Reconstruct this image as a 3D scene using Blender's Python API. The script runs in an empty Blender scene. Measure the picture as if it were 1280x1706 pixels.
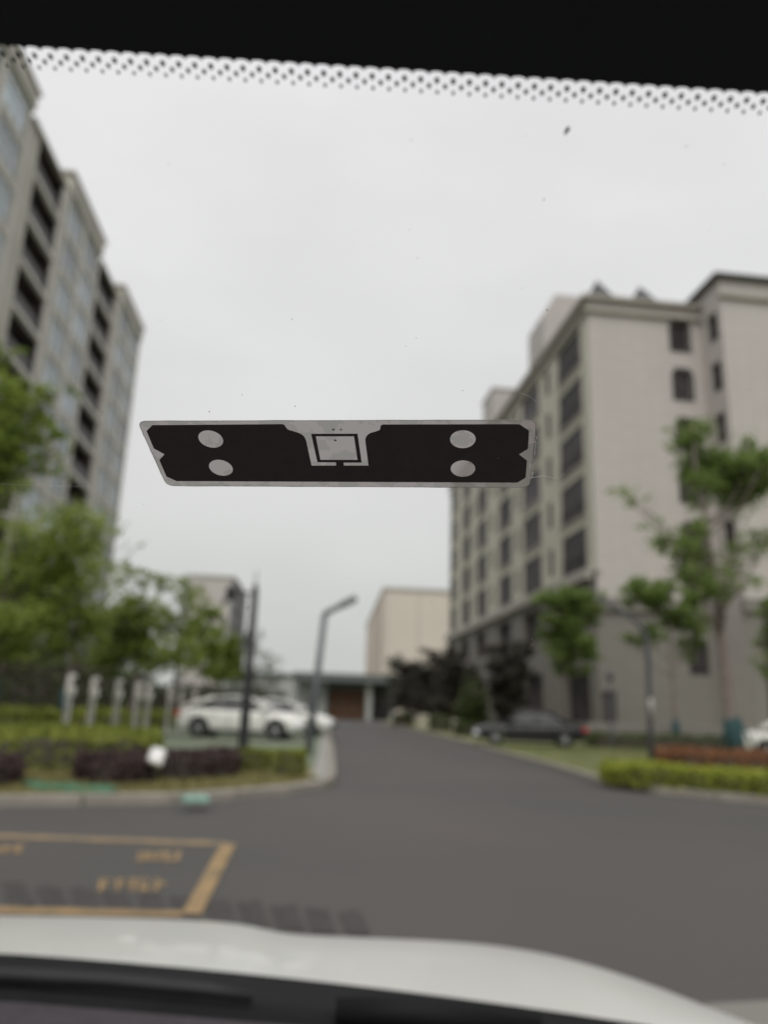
import bpy, bmesh, math, random
import numpy as np
from mathutils import Vector, Matrix
random.seed(7); rng = np.random.default_rng(7)
sc = bpy.context.scene
C = sc.collection
R = math.radians

# ------------------------------------------------------------------ camera
W, H, F = 1280, 1706, 1280.0
EYE = 1.15
PITCH, ROLL = R(14.6), 0.036
_f = Vector((0, math.cos(PITCH), math.sin(PITCH)))
_u0 = Vector((1, 0, 0)).cross(_f)
_r = Vector((1, 0, 0)) * math.cos(ROLL) + _u0 * math.sin(ROLL)
_u = _r.cross(_f)
cd = bpy.data.cameras.new('camera')
cam = bpy.data.objects.new('camera', cd)
C.objects.link(cam)
m = Matrix((_r, _u, -_f)).transposed().to_4x4()
m.translation = (0, 0, EYE)
cam.matrix_world = m
cd.sensor_width = 36
cd.lens = 36 * F / H
cd.clip_start = 0.01
cd.clip_end = 3000
cd.dof.use_dof = True
cd.dof.focus_distance = 0.2
cd.dof.aperture_fstop = 9.9
sc.camera = cam

# ------------------------------------------------------------------ sky, sun, exposure
SUN_EL, SUN_AZ = R(52), R(188)          # behind the camera
world = bpy.data.worlds.new('World')
sc.world = world
world.use_nodes = True
nt = world.node_tree
for n in list(nt.nodes): nt.nodes.remove(n)
N = nt.nodes.new; L = nt.links.new
sky = N('ShaderNodeTexSky'); sky.sky_type = 'NISHITA'; sky.sun_disc = False
sky.sun_elevation = SUN_EL; sky.sun_rotation = SUN_AZ
sky.air_density = 1.0; sky.dust_density = 3.0
hsv = N('ShaderNodeHueSaturation'); hsv.inputs['Saturation'].default_value = 0.12
L(sky.outputs[0], hsv.inputs['Color'])
tc = N('ShaderNodeTexCoord'); sep = N('ShaderNodeSeparateXYZ'); L(tc.outputs['Generated'], sep.inputs[0])
ramp = N('ShaderNodeValToRGB')
ramp.color_ramp.elements[0].position = 0.0; ramp.color_ramp.elements[0].color = (0.60, 0.61, 0.585, 1)
ramp.color_ramp.elements[1].position = 0.75; ramp.color_ramp.elements[1].color = (0.93, 0.915, 0.94, 1)
e = ramp.color_ramp.elements.new(0.25); e.color = (0.71, 0.71, 0.71, 1)
L(sep.outputs['Z'], ramp.inputs[0])
nz = N('ShaderNodeTexNoise'); nz.inputs['Scale'].default_value = 1.7; nz.inputs['Detail'].default_value = 4
mp = N('ShaderNodeMapping'); mp.inputs['Scale'].default_value = (1, 1, 2.2); L(tc.outputs['Generated'], mp.inputs[0]); L(mp.outputs[0], nz.inputs['Vector'])
mr = N('ShaderNodeMapRange'); mr.inputs[1].default_value = 0.3; mr.inputs[2].default_value = 0.7; mr.inputs[3].default_value = 9.0; mr.inputs[4].default_value = 10.6
L(nz.outputs[0], mr.inputs[0])
vm = N('ShaderNodeVectorMath'); vm.operation = 'SCALE'; L(ramp.outputs[0], vm.inputs[0]); L(mr.outputs[0], vm.inputs['Scale'])
mx = N('ShaderNodeMix'); mx.data_type = 'RGBA'; mx.inputs[0].default_value = 0.94
L(hsv.outputs[0], mx.inputs[6]); L(vm.outputs[0], mx.inputs[7])
bg = N('ShaderNodeBackground'); bg.inputs[1].default_value = 0.1
L(mx.outputs[2], bg.inputs[0])
ow = N('ShaderNodeOutputWorld'); L(bg.outputs[0], ow.inputs[0])

sd = bpy.data.lights.new('sun', 'SUN'); sd.energy = 1.5; sd.angle = R(50); sd.color = (1, 0.96, 0.9)
so = bpy.data.objects.new('sun', sd); C.objects.link(so)
sdir = Vector((math.sin(SUN_AZ) * math.cos(SUN_EL), math.cos(SUN_AZ) * math.cos(SUN_EL), math.sin(SUN_EL)))
so.rotation_euler = sdir.to_track_quat('Z', 'Y').to_euler()
so.location = (0, -20, 60)
sc.view_settings.view_transform = 'Standard'
sc.view_settings.look = 'None'
sc.view_settings.exposure = 0.0
sc.view_settings.gamma = 1.0
sc.cycles.use_denoising = True
sc.cycles.max_bounces = 10
sc.cycles.diffuse_bounces = 6
sc.cycles.transmission_bounces = 8
sc.cycles.transparent_max_bounces = 12

# ------------------------------------------------------------------ helpers
def ray(px, py): return _r * (px - W / 2) - _u * (py - H / 2) + _f * F
def at(px, py, Y):
    d = ray(px, py); return Vector((0, 0, EYE)) + d * (Y / d.y)
def G(px, py, z=0.0):
    d = ray(px, py); return Vector((0, 0, EYE)) + d * ((z - EYE) / d.z)

MATS = {}
def pmat(name, base, rough=0.7, var=0.12, scale=3.0, bump=0.0, bscale=40.0, metal=0.0, spec=0.5, coat=0.0, base2=None, detail=6):
    mt = bpy.data.materials.new(name); mt.use_nodes = True
    t = mt.node_tree; b = t.nodes['Principled BSDF']
    b.inputs['Roughness'].default_value = rough; b.inputs['Metallic'].default_value = metal
    b.inputs['Specular IOR Level'].default_value = spec
    b.inputs['Coat Weight'].default_value = coat
    co = t.nodes.new('ShaderNodeTexCoord')
    if var > 0:
        n = t.nodes.new('ShaderNodeTexNoise'); n.inputs['Scale'].default_value = scale; n.inputs['Detail'].default_value = detail
        t.links.new(co.outputs['Object'], n.inputs['Vector'])
        r = t.nodes.new('ShaderNodeValToRGB')
        lo = base2 or tuple(c * (1 - var) for c in base); hi = tuple(min(1, c * (1 + var)) for c in base)
        r.color_ramp.elements[0].position = 0.3; r.color_ramp.elements[1].position = 0.7
        r.color_ramp.elements[0].color = (*lo, 1); r.color_ramp.elements[1].color = (*hi, 1)
        t.links.new(n.outputs['Fac'], r.inputs[0]); t.links.new(r.outputs[0], b.inputs['Base Color'])
    else:
        b.inputs['Base Color'].default_value = (*base, 1)
    if bump > 0:
        n2 = t.nodes.new('ShaderNodeTexNoise'); n2.inputs['Scale'].default_value = bscale; n2.inputs['Detail'].default_value = 5
        t.links.new(co.outputs['Object'], n2.inputs['Vector'])
        bp = t.nodes.new('ShaderNodeBump'); bp.inputs['Strength'].default_value = bump; bp.inputs['Distance'].default_value = 0.02
        t.links.new(n2.outputs['Fac'], bp.inputs['Height']); t.links.new(bp.outputs[0], b.inputs['Normal'])
    MATS[name] = mt
    return mt

def leafmat(name, c0, c1, trans=0.5):
    mt = bpy.data.materials.new(name); mt.use_nodes = True
    t = mt.node_tree; b = t.nodes['Principled BSDF']; out = t.nodes['Material Output']
    g = t.nodes.new('ShaderNodeNewGeometry')
    r = t.nodes.new('ShaderNodeValToRGB')
    r.color_ramp.elements[0].color = (*c0, 1); r.color_ramp.elements[1].color = (*c1, 1)
    t.links.new(g.outputs['Random Per Island'], r.inputs[0])
    b.inputs['Roughness'].default_value = 0.6; b.inputs['Specular IOR Level'].default_value = 0.3
    t.links.new(r.outputs[0], b.inputs['Base Color'])
    tr = t.nodes.new('ShaderNodeBsdfTranslucent'); t.links.new(r.outputs[0], tr.inputs[0])
    mi = t.nodes.new('ShaderNodeMixShader'); mi.inputs[0].default_value = trans
    t.links.new(b.outputs[0], mi.inputs[1]); t.links.new(tr.outputs[0], mi.inputs[2]); t.links.new(mi.outputs[0], out.inputs[0])
    MATS[name] = mt
    return mt

def tilewall(name, base, bw, bh, mortar_k=0.8, rough=0.75):
    """Small facing tiles too far away to tell apart: fine relief and colour only."""
    mt = pmat(name, base, rough, 0.025, 0.3)
    t = mt.node_tree; b = t.nodes['Principled BSDF']
    co = t.nodes.new('ShaderNodeTexCoord'); br = t.nodes.new('ShaderNodeTexBrick')
    sp = t.nodes.new('ShaderNodeSeparateXYZ'); cb = t.nodes.new('ShaderNodeCombineXYZ'); ad = t.nodes.new('ShaderNodeMath'); ad.operation = 'ADD'
    t.links.new(co.outputs['Object'], sp.inputs[0])
    t.links.new(sp.outputs[0], ad.inputs[0]); t.links.new(sp.outputs[1], ad.inputs[1])
    t.links.new(ad.outputs[0], cb.inputs[0]); t.links.new(sp.outputs[2], cb.inputs[1])
    t.links.new(cb.outputs[0], br.inputs['Vector'])
    br.offset = 0.0
    br.inputs['Scale'].default_value = 1.0; br.inputs['Brick Width'].default_value = bw; br.inputs['Row Height'].default_value = bh
    br.inputs['Mortar Size'].default_value = 0.03
    br.inputs['Color1'].default_value = (1, 1, 1, 1); br.inputs['Color2'].default_value = (0.95, 0.95, 0.95, 1); br.inputs['Mortar'].default_value = (mortar_k, mortar_k, mortar_k, 1)
    mu = t.nodes.new('ShaderNodeMix'); mu.data_type = 'RGBA'; mu.blend_type = 'MULTIPLY'; mu.inputs[0].default_value = 1
    src = b.inputs['Base Color'].links[0].from_socket
    t.links.new(src, mu.inputs[6]); t.links.new(br.outputs['Color'], mu.inputs[7]); t.links.new(mu.outputs[2], b.inputs['Base Color'])
    return mt

class MB:
    def __init__(s): s.v = []; s.f = []; s.m = []
    def add(s, vs, fs, mi=0):
        o = len(s.v); s.v += [tuple(v) for v in vs]; s.f += [tuple(i + o for i in f) for f in fs]; s.m += [mi] * len(fs); return s
    def box(s, x0, x1, y0, y1, z0, z1, mi=0, M=None):
        vs = [Vector(p) for p in ((x0,y0,z0),(x1,y0,z0),(x1,y1,z0),(x0,y1,z0),(x0,y0,z1),(x1,y0,z1),(x1,y1,z1),(x0,y1,z1))]
        if M is not None: vs = [M @ v for v in vs]
        return s.add(vs, [(3,2,1,0),(4,5,6,7),(0,1,5,4),(1,2,6,5),(2,3,7,6),(3,0,4,7)], mi)
    def bbox(s, x0, x1, y0, y1, z0, z1, b, mi=0, M=None):
        """box with chamfered vertical and top edges"""
        ring = lambda i, z: [(x0+b+i,y0+i,z),(x1-b-i,y0+i,z),(x1-i,y0+b+i,z),(x1-i,y1-b-i,z),(x1-b-i,y1-i,z),(x0+b+i,y1-i,z),(x0+i,y1-b-i,z),(x0+i,y0+b+i,z)]
        vs = [Vector(p) for p in ring(0, z0) + ring(0, z1-b) + ring(b, z1)]
        if M is not None: vs = [M @ v for v in vs]
        fs = [tuple(reversed(range(8))), tuple(range(16, 24))]
        for k in (0, 8):
            for i in range(8): j = (i+1) % 8; fs.append((k+i, k+j, k+8+j, k+8+i))
        return s.add(vs, fs, mi)
    def quad(s, a, b, c, d, mi=0): return s.add([a, b, c, d], [(0,1,2,3)], mi)
    def prism(s, poly, z0, z1, mi=0):
        n = len(poly)
        vs = [(p[0], p[1], z0) for p in poly] + [(p[0], p[1], z1) for p in poly]
        fs = [tuple(reversed(range(n))), tuple(range(n, 2*n))] + [(i, (i+1) % n, n+(i+1) % n, n+i) for i in range(n)]
        return s.add(vs, fs, mi)
    def tube(s, pts, radii, n=8, mi=0, cap=True):
        pts = [Vector(p) for p in pts]
        if not hasattr(radii, '__len__'): radii = [radii] * len(pts)
        vs = []; side = None
        for i, p in enumerate(pts):
            t = (pts[min(i+1, len(pts)-1)] - pts[max(i-1, 0)]).normalized()
            if side is None:
                side = t.cross(Vector((0,0,1)) if abs(t.z) < 0.9 else Vector((1,0,0))).normalized()
            else:
                side = (side - t * side.dot(t)).normalized()
            up = side.cross(t)
            for k in range(n):
                a = 2 * math.pi * k / n
                vs.append(p + (side * math.cos(a) + up * math.sin(a)) * radii[i])
        fs = []
        for i in range(len(pts)-1):
            for k in range(n):
                fs.append((i*n+k, i*n+(k+1) % n, (i+1)*n+(k+1) % n, (i+1)*n+k))
        if cap:
            fs.append(tuple(reversed(range(n)))); fs.append(tuple(range((len(pts)-1)*n, len(pts)*n)))
        return s.add(vs, fs, mi)
    def lathe(s, prof, n=16, M=None, mi=0):
        """prof: (radius, z) rings about z"""
        vs = []
        for (r_, z) in prof:
            for k in range(n):
                a = 2*math.pi*k/n; v = Vector((r_*math.cos(a), r_*math.sin(a), z)); vs.append(M @ v if M is not None else v)
        fs = [(i*n+k, i*n+(k+1) % n, (i+1)*n+(k+1) % n, (i+1)*n+k) for i in range(len(prof)-1) for k in range(n)]
        fs.append(tuple(reversed(range(n)))); fs.append(tuple(range((len(prof)-1)*n, len(prof)*n)))
        return s.add(vs, fs, mi)
    def mesh(s, name, mats, smooth=False):
        me = bpy.data.meshes.new(name); me.from_pydata(s.v, [], s.f)
        for mt in (mats if isinstance(mats, (list, tuple)) else [mats]): me.materials.append(mt)
        me.polygons.foreach_set('material_index', s.m)
        if smooth: me.polygons.foreach_set('use_smooth', [True] * len(me.polygons))
        me.update(); return me
    def build(s, name, mats, parent=None, smooth=False, **kw): return place(name, s.mesh(name, mats, smooth), parent, **kw)

def place(name, me, parent=None, loc=(0,0,0), rot=(0,0,0), scale=(1,1,1), kind=None):
    o = bpy.data.objects.new(name, me); C.objects.link(o)
    o.location = loc; o.rotation_euler = rot; o.scale = scale
    if parent is not None: o.parent = parent
    if kind: o['kind'] = kind
    return o
def thing(name, label, cat, loc=(0,0,0), rz=0.0, group=None):
    o = bpy.data.objects.new(name, None); C.objects.link(o); o.location = loc; o.rotation_euler = (0, 0, rz)
    o.empty_display_size = 0.2
    return tag(o, label, cat, group)
def tag(o, label, cat, group=None):
    o['label'] = label; o['category'] = cat
    if group: o['group'] = group
    return o
def copy_tree(o, parent=None):
    c = o.copy(); C.objects.link(c)
    if parent is not None: c.parent = parent
    for ch in [x for x in list(bpy.data.objects) if x.parent == o]: copy_tree(ch, c)
    return c
def quads(name, P, mat):
    """P: n x 4 x 3 array of loose leaf quads"""
    n = len(P); me = bpy.data.meshes.new(name)
    me.vertices.add(n*4); me.vertices.foreach_set('co', np.asarray(P, np.float32).reshape(-1))
    me.loops.add(n*4); me.loops.foreach_set('vertex_index', np.arange(n*4, dtype=np.int32))
    me.polygons.add(n); me.polygons.foreach_set('loop_start', np.arange(0, n*4, 4, dtype=np.int32))
    me.materials.append(mat); me.update(calc_edges=True); me.validate(); return me
def leaves_at(cen, size, flat=0.9):
    n = len(cen); nr = rng.normal(size=(n,3)); nr[:,2] = np.abs(nr[:,2]) + flat
    nr /= np.linalg.norm(nr, axis=1)[:,None]
    t = rng.normal(size=(n,3)); t -= nr * (t*nr).sum(1)[:,None]; t /= np.linalg.norm(t, axis=1)[:,None]
    b = np.cross(nr, t); s = size * (0.65 + 0.7*rng.random(n))[:,None]
    return np.stack([cen - t*s*0.5, cen + b*s*0.28, cen + t*s*0.55, cen - b*s*0.28], 1)

# ------------------------------------------------------------------ materials
asphalt = pmat('worn_asphalt', (0.098, 0.083, 0.080), 0.75, 0.06, 0.17, 0.35, 90, spec=0.35, base2=(0.069, 0.071, 0.066), detail=10)
ground_m = pmat('ground_soil', (0.10, 0.11, 0.07), 0.95, 0.25, 0.6)
grass_m = pmat('verge_turf', (0.17, 0.165, 0.075), 0.95, 0.28, 1.3, 0.6, 30, base2=(0.20, 0.15, 0.09))
lawn_m = pmat('lawn_turf', (0.165, 0.19, 0.085), 0.95, 0.25, 0.9, 0.6, 30, base2=(0.18, 0.165, 0.09))
paver_m = pmat('grass_paver', (0.17, 0.2, 0.14), 0.9, 0.2, 2.5, 0.4, 12)
kerb_m = pmat('kerb_concrete', (0.28, 0.255, 0.22), 0.85, 0.15, 2.0, 0.2, 40)
strip_m = pmat('pale_concrete', (0.33, 0.32, 0.295), 0.85, 0.12, 1.5, 0.2, 40)
yellow_m = pmat('yellow_road_paint', (0.33, 0.215, 0.10), 0.8, 0.2, 6, base2=(0.20, 0.15, 0.085))
yellow_faint = pmat('worn_yellow_road_paint', (0.27, 0.19, 0.10), 0.85, 0.25, 5, base2=(0.16, 0.135, 0.10))
rubber_mark = pmat('tyre_rubber_mark', (0.052, 0.047, 0.045), 0.85, 0.1, 6)
wallR_end = tilewall('beige_tile_wall', (0.54, 0.50, 0.475), 0.9, 0.45, 0.88)
wallR_side = pmat('cream_render', (0.55, 0.53, 0.44), 0.8, 0.04, 0.4)
stone_m = tilewall('grey_stone_cladding', (0.225, 0.21, 0.19), 1.2, 0.6, 0.9)
cornice_m = pmat('cornice_stone', (0.40, 0.375, 0.335), 0.8, 0.08, 1)
wallL = pmat('grey_cream_render', (0.49, 0.475, 0.42), 0.8, 0.08, 0.5)
pierL = pmat('white_render', (0.62, 0.60, 0.56), 0.8, 0.06, 0.5)
dark_int = pmat('balcony_recess_shade', (0.10, 0.08, 0.085), 0.8, 0.2, 1)  # dark colour paints the shade inside the balcony recesses
frame_m = pmat('dark_window_frame', (0.05, 0.045, 0.045), 0.5, 0.1, 4)
framew_m = pmat('pale_window_frame', (0.42, 0.42, 0.41), 0.5, 0.05, 4)
pane_dark = pmat('dark_pane', (0.042, 0.035, 0.038), 0.4, 0.6, 0.7, spec=0.12)
pane_blue = pmat('blue_pane_with_painted_sky', (0.30, 0.36, 0.40), 0.1, 0.5, 0.45, spec=1.0)  # blue glass; the pale base colour also paints in the reflected sky
def per_object_tone(mt, lo, hi):
    t = mt.node_tree; b = t.nodes['Principled BSDF']; oi = t.nodes.new('ShaderNodeObjectInfo'); mr_ = t.nodes.new('ShaderNodeMapRange')
    mr_.inputs[3].default_value = lo; mr_.inputs[4].default_value = hi; t.links.new(oi.outputs['Random'], mr_.inputs[0])
    v = t.nodes.new('ShaderNodeVectorMath'); v.operation = 'SCALE'; t.links.new(b.inputs['Base Color'].links[0].from_socket, v.inputs[0]); t.links.new(mr_.outputs[0], v.inputs['Scale']); t.links.new(v.outputs[0], b.inputs['Base Color'])
per_object_tone(pane_blue, 0.45, 1.7); per_object_tone(pane_dark, 0.5, 1.9)
roof_dark = pmat('dark_roof', (0.07, 0.07, 0.072), 0.7, 0.1, 1)
hall_m = pmat('hall_cladding', (0.66, 0.595, 0.52), 0.8, 0.04, 0.1)
hall_side = pmat('hall_rust_stained_cladding', (0.66, 0.58, 0.51), 0.8, 0.06, 0.12, base2=(0.58, 0.47, 0.40))
canopy_m = pmat('canopy_green_grey', (0.13, 0.145, 0.14), 0.7, 0.08, 1)
brown_m = pmat('brown_door_paint', (0.17, 0.085, 0.045), 0.6, 0.15, 1)
white_wall = pmat('pale_wall', (0.45, 0.46, 0.45), 0.8, 0.06, 0.4)
bark = pmat('bark', (0.13, 0.11, 0.095), 0.9, 0.25, 6, 0.5, 25)
bark_pale = pmat('pale_bark', (0.22, 0.18, 0.165), 0.9, 0.2, 6, 0.5, 25)
teal_m = pmat('teal_wrap', (0.022, 0.062, 0.066), 0.8, 0.15, 8)
leafL = leafmat('leaf_olive', (0.123, 0.187, 0.044), (0.368, 0.451, 0.099))
leafL2 = leafmat('leaf_yellow_green', (0.163, 0.232, 0.052), (0.448, 0.527, 0.132))
leafR = leafmat('leaf_fresh_green', (0.125, 0.200, 0.050), (0.310, 0.400, 0.130))
leafP = leafmat('leaf_purple', (0.055, 0.055, 0.045), (0.125, 0.112, 0.092), 0.2)
leafD = leafmat('leaf_dark_green', (0.046, 0.075, 0.027), (0.141, 0.168, 0.055), 0.2)
leafH = leafmat('leaf_hedge_yellow', (0.174, 0.220, 0.028), (0.441, 0.464, 0.070), 0.25)
leafH2 = leafmat('leaf_hedge_green', (0.120, 0.160, 0.027), (0.320, 0.350, 0.060), 0.25)
leafRed = leafmat('leaf_red_brown', (0.180, 0.082, 0.040), (0.360, 0.172, 0.082), 0.25)
leafPur = leafmat('leaf_purple_shrub', (0.044, 0.027, 0.030), (0.106, 0.069, 0.062), 0.2)
leafGrey = leafmat('leaf_grey_green', (0.088, 0.100, 0.069), (0.175, 0.188, 0.138), 0.3)
blade_m = leafmat('grass_blade', (0.150, 0.150, 0.050), (0.300, 0.263, 0.112), 0.2)
blade_g = leafmat('lawn_blade', (0.138, 0.175, 0.056), (0.288, 0.300, 0.125), 0.2)
black_iron = pmat('black_lamp_paint', (0.018, 0.019, 0.02), 0.5, 0.1, 5)
grey_iron = pmat('grey_lamp_paint', (0.13, 0.145, 0.155), 0.5, 0.1, 5)
slate_iron = pmat('slate_lamp_paint', (0.075, 0.075, 0.085), 0.5, 0.1, 5)
white_plastic = pmat('white_plastic', (0.72, 0.70, 0.66), 0.45, 0.05, 4)
cream_plastic = pmat('cream_plastic', (0.55, 0.52, 0.42), 0.45, 0.05, 4)
lens_m = pmat('lamp_lens', (0.78, 0.78, 0.78), 0.2, 0)
green_net = pmat('green_netting', (0.05, 0.165, 0.095), 0.8, 0.2, 8, 0.4, 60)
mint_m = pmat('mint_plastic', (0.21, 0.34, 0.28), 0.6, 0.12, 10)
paint_white = pmat('white_car_paint', (0.80, 0.79, 0.75), 0.25, 0.02, 1, coat=0.6)
paint_black = pmat('black_car_paint', (0.020, 0.019, 0.022), 0.3, 0.03, 1, coat=0.25, spec=0.35)
car_glass = pmat('car_glass', (0.03, 0.032, 0.036), 0.1, 0, spec=0.3)
tyre_m = pmat('tyre_rubber', (0.02, 0.02, 0.02), 0.85, 0.1, 10)
rim_m = pmat('rim_alloy', (0.42, 0.42, 0.43), 0.35, 0.05, 5, metal=0.6)
trim_m = pmat('black_trim', (0.02, 0.02, 0.022), 0.5, 0.1, 5)
tail_m = pmat('tail_light_red', (0.45, 0.02, 0.025), 0.2, 0.1, 10)
head_m = pmat('headlight_clear', (0.75, 0.76, 0.78), 0.1, 0.1, 10)
plate_m = pmat('number_plate_blue', (0.05, 0.11, 0.3), 0.4, 0.05, 5)

# ------------------------------------------------------------------ ground, road, verges
KL = [(-30, -4.5), (-14, 4.1), (-8, 7.1), (-4.08, 8.97), (-2.31, 9.8), (-1.18, 11.2), (-0.62, 12.6), (-0.72, 15), (-1.26, 24), (-2.0, 35), (-4.3, 72), (-6.5, 108)]
KR = [(40, -3), (16, 7.0), (9.5, 10.4), (5.9, 12.2), (4.6, 13.5), (4.2, 15.2), (4.14, 20.2), (3.62, 36), (2.2, 60), (0.9, 86), (-0.3, 108)]
b_ = MB(); b_.quad((-900,-900,-0.02),(900,-900,-0.02),(900,900,-0.02),(-900,900,-0.02)); b_.build('ground', ground_m, kind='structure')
road_poly = KL + [(-0.3, 108)] + list(reversed(KR[:-1])) + [(40, -30), (-30, -30)]
bm = bmesh.new(); f_ = bm.faces.new([bm.verts.new((x, y, 0.0)) for x, y in road_poly])
if f_.normal.z < 0: bmesh.ops.reverse_faces(bm, faces=[f_])
bmesh.ops.triangulate(bm, faces=bm.faces[:])
me = bpy.data.meshes.new('road'); bm.to_mesh(me); bm.free(); me.materials.append(asphalt)
place('road', me, kind='structure')

def offset(poly, d):
    out = []
    for i, p in enumerate(poly):
        a = Vector(poly[max(i-1, 0)]); b = Vector(poly[min(i+1, len(poly)-1)])
        t = (b - a).normalized(); n = Vector((-t.y, t.x)); out.append((p[0] + n.x*d, p[1] + n.y*d))
    return out
KW = 0.16
def sheet(name, poly, z, mat, skirt=0.13):
    bm = bmesh.new(); top = [bm.verts.new((x, y, z)) for x, y in poly]; f_ = bm.faces.new(top)
    f_.normal_update()
    if f_.normal.z < 0: bmesh.ops.reverse_faces(bm, faces=[f_])
    bmesh.ops.triangulate(bm, faces=bm.faces[:])
    me = bpy.data.meshes.new(name); bm.to_mesh(me); bm.free(); me.materials.append(mat)
    return place(name, me, kind='structure')
kl_in = offset(KL, KW); kr_in = offset(KR, -KW)
sheet('verge', kl_in[:8] + [(-1.1, 15.4), (-60, 15.4), (-60, -4)], 0.09, grass_m)
sheet('parking_strip', [(-60, 15.4), (-1.1, 15.4)] + kl_in[8:] + [(-60, 108)], 0.088, paver_m)
sheet('lawn', kr_in[:10] + [(0.9, 108), (60, 108), (60, -3)], 0.09, lawn_m)

def kerb_line(name, pts, width, mat, near=30.0, step=1.0, side=1):
    root = bpy.data.objects.new(name, None); C.objects.link(root); root['kind'] = 'structure'
    stone = MB().bbox(0.006, step-0.006, 0, width, -0.05, 0.12, 0.014).mesh('kerb_stone', mat)
    far = MB(); pos = Vector(pts[0]).to_2d(); i = 0; acc = 0.0
    dense = []
    for a, b in zip(pts[:-1], pts[1:]):
        a = Vector(a); b = Vector(b); n = max(1, int((b-a).length / 0.05))
        for k in range(n): dense.append(a.lerp(b, k/n))
    dense.append(Vector(pts[-1]))
    cur = dense[0]; j = 0
    while True:
        k = j
        while k < len(dense) and (dense[k]-cur).length < step: k += 1
        if k >= len(dense): break
        nxt = dense[k]; d = nxt - cur; ang = math.atan2(d.y, d.x)
        M = Matrix.Translation((cur.x, cur.y, random.uniform(-0.004, 0.004))) @ Matrix.Rotation(ang, 4, 'Z') @ Matrix.Translation((0, 0 if side > 0 else -width, 0))
        if -8 < cur.y < near and abs(cur.x) < 14:
            o = place('kerb_stone', stone, root); o.matrix_local = M
        else: far.bbox(0.006, step-0.006, 0, width, -0.05, 0.12, 0.014, 0, M)
        cur = nxt; j = k
    far.build('kerb_run', mat, root, kind='stuff')
kerb_line('kerb', KL, KW, kerb_m, side=1)
kerb_line('kerb', KR, KW, kerb_m, side=-1)
# pale concrete strip behind the left kerb where it turns into the side road
ps = MB(); pin = offset(KL, KW+0.002)[5:10]; pout = offset(KL, 0.4)[5:10]
for i in range(len(pin)-1):
    ps.add([(*pin[i],0.096),(*pin[i+1],0.096),(*pout[i+1],0.096),(*pout[i],0.096)], [(0,1,2,3)])
ps.build('concrete_strip', strip_m, kind='structure')

# yellow box with worn markings, tyre marks
def flat(mb, pxs, z, mi=0):
    mb.add([G(x, y, z) for x, y in pxs], [tuple(range(len(pxs)))], mi)
pt = MB(); flat(pt, [(1175,1672),(1330,1664),(1420,1730),(1250,1730)], 0.006); pt.build('concrete_strip', stone_m, kind='structure')
yb = MB()
flat(yb, [(370,1403),(393,1406),(335,1523),(303,1521)], 0.011)
flat(yb, [(-160,1506),(303,1518),(303,1527),(-160,1519)], 0.011)
yb.build('yellow_box_marking', yellow_m, kind='structure')
yf = MB(); flat(yf, [(-160,1383),(372,1402),(369,1409),(-160,1391)], 0.006); yf.build('worn_yellow_line', yellow_faint, kind='structure')
yl = MB()
random.seed(3)
for (x0, y0, x1, y1, n) in ((168,1463,278,1484,5),(226,1418,306,1434,5),(-48,1407,42,1422,5)):
    w = (x1-x0)/n
    for k in range(n):
        xa = x0 + k*w; hh_ = y1-y0
        for q in range(5):
            u0 = random.uniform(-0.1,0.5)*w; v0 = random.uniform(0,0.85)*hh_; sk = -0.35*(v0/hh_)*w
            if q < 3: flat(yl, [(xa+u0+sk,y0+v0),(xa+u0+w*0.6+sk,y0+v0),(xa+u0+w*0.58+sk,y0+v0+3),(xa+u0+sk-1,y0+v0+3)], 0.006+0.0003*q)
            else: flat(yl, [(xa+u0,y0),(xa+u0+4,y0),(xa+u0+1,y1),(xa+u0-3,y1)], 0.0072+0.0003*q)
yl.build('yellow_road_lettering', yellow_m, kind='structure')
tm = MB()
for k in range(11):
    x = 4 + k*56; y = 1466 + k*4.6
    for q in range(4):
        xx = x + q*10 + random.uniform(-2,2)
        flat(tm, [(xx,y+random.uniform(0,8)),(xx+9,y+random.uniform(0,8)),(xx+24,y+40+random.uniform(0,10)),(xx+13,y+40+random.uniform(0,10))], 0.0075 + 0.0004*q)
tm.build('tyre_marks', rubber_mark, kind='stuff')

# grass blades
def blades(name, poly, n, h, mat):
    xs = [p[0] for p in poly]; ys = [p[1] for p in poly]; out = []
    def inside(x, y):
        c = False; j = len(poly)-1
        for i in range(len(poly)):
            if (poly[i][1] > y) != (poly[j][1] > y) and x < (poly[j][0]-poly[i][0])*(y-poly[i][1])/(poly[j][1]-poly[i][1])+poly[i][0]: c = not c
            j = i
        return c
    while len(out) < n:
        x = random.uniform(min(xs), max(xs)); y = random.uniform(min(ys), max(ys))
        if not inside(x, y): continue
        a = random.uniform(0, 6.28); hh = h*random.uniform(0.4, 1.2); w = 0.012
        dx, dy = math.cos(a)*w, math.sin(a)*w; lx, ly = random.gauss(0, hh*0.4), random.gauss(0, hh*0.4)
        out.append([(x-dx,y-dy,0.085),(x+dx,y+dy,0.085),(x+dx*0.3+lx,y+dy*0.3+ly,0.085+hh),(x-dx*0.3+lx,y-dy*0.3+ly,0.085+hh)])
    place(name, quads(name, np.array(out), mat), kind='stuff')
blades('verge_grass', [(-9,6.8)]+kl_in[3:7]+[(-0.9,12.9),(-2.6,14.2),(-9,12.5)], 15000, 0.07, blade_m)
blades('lawn_grass', [(4.4,14.8),(4.36,20),(3.9,33),(12,33),(12,14.8)], 22000, 0.05, blade_g)

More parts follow.
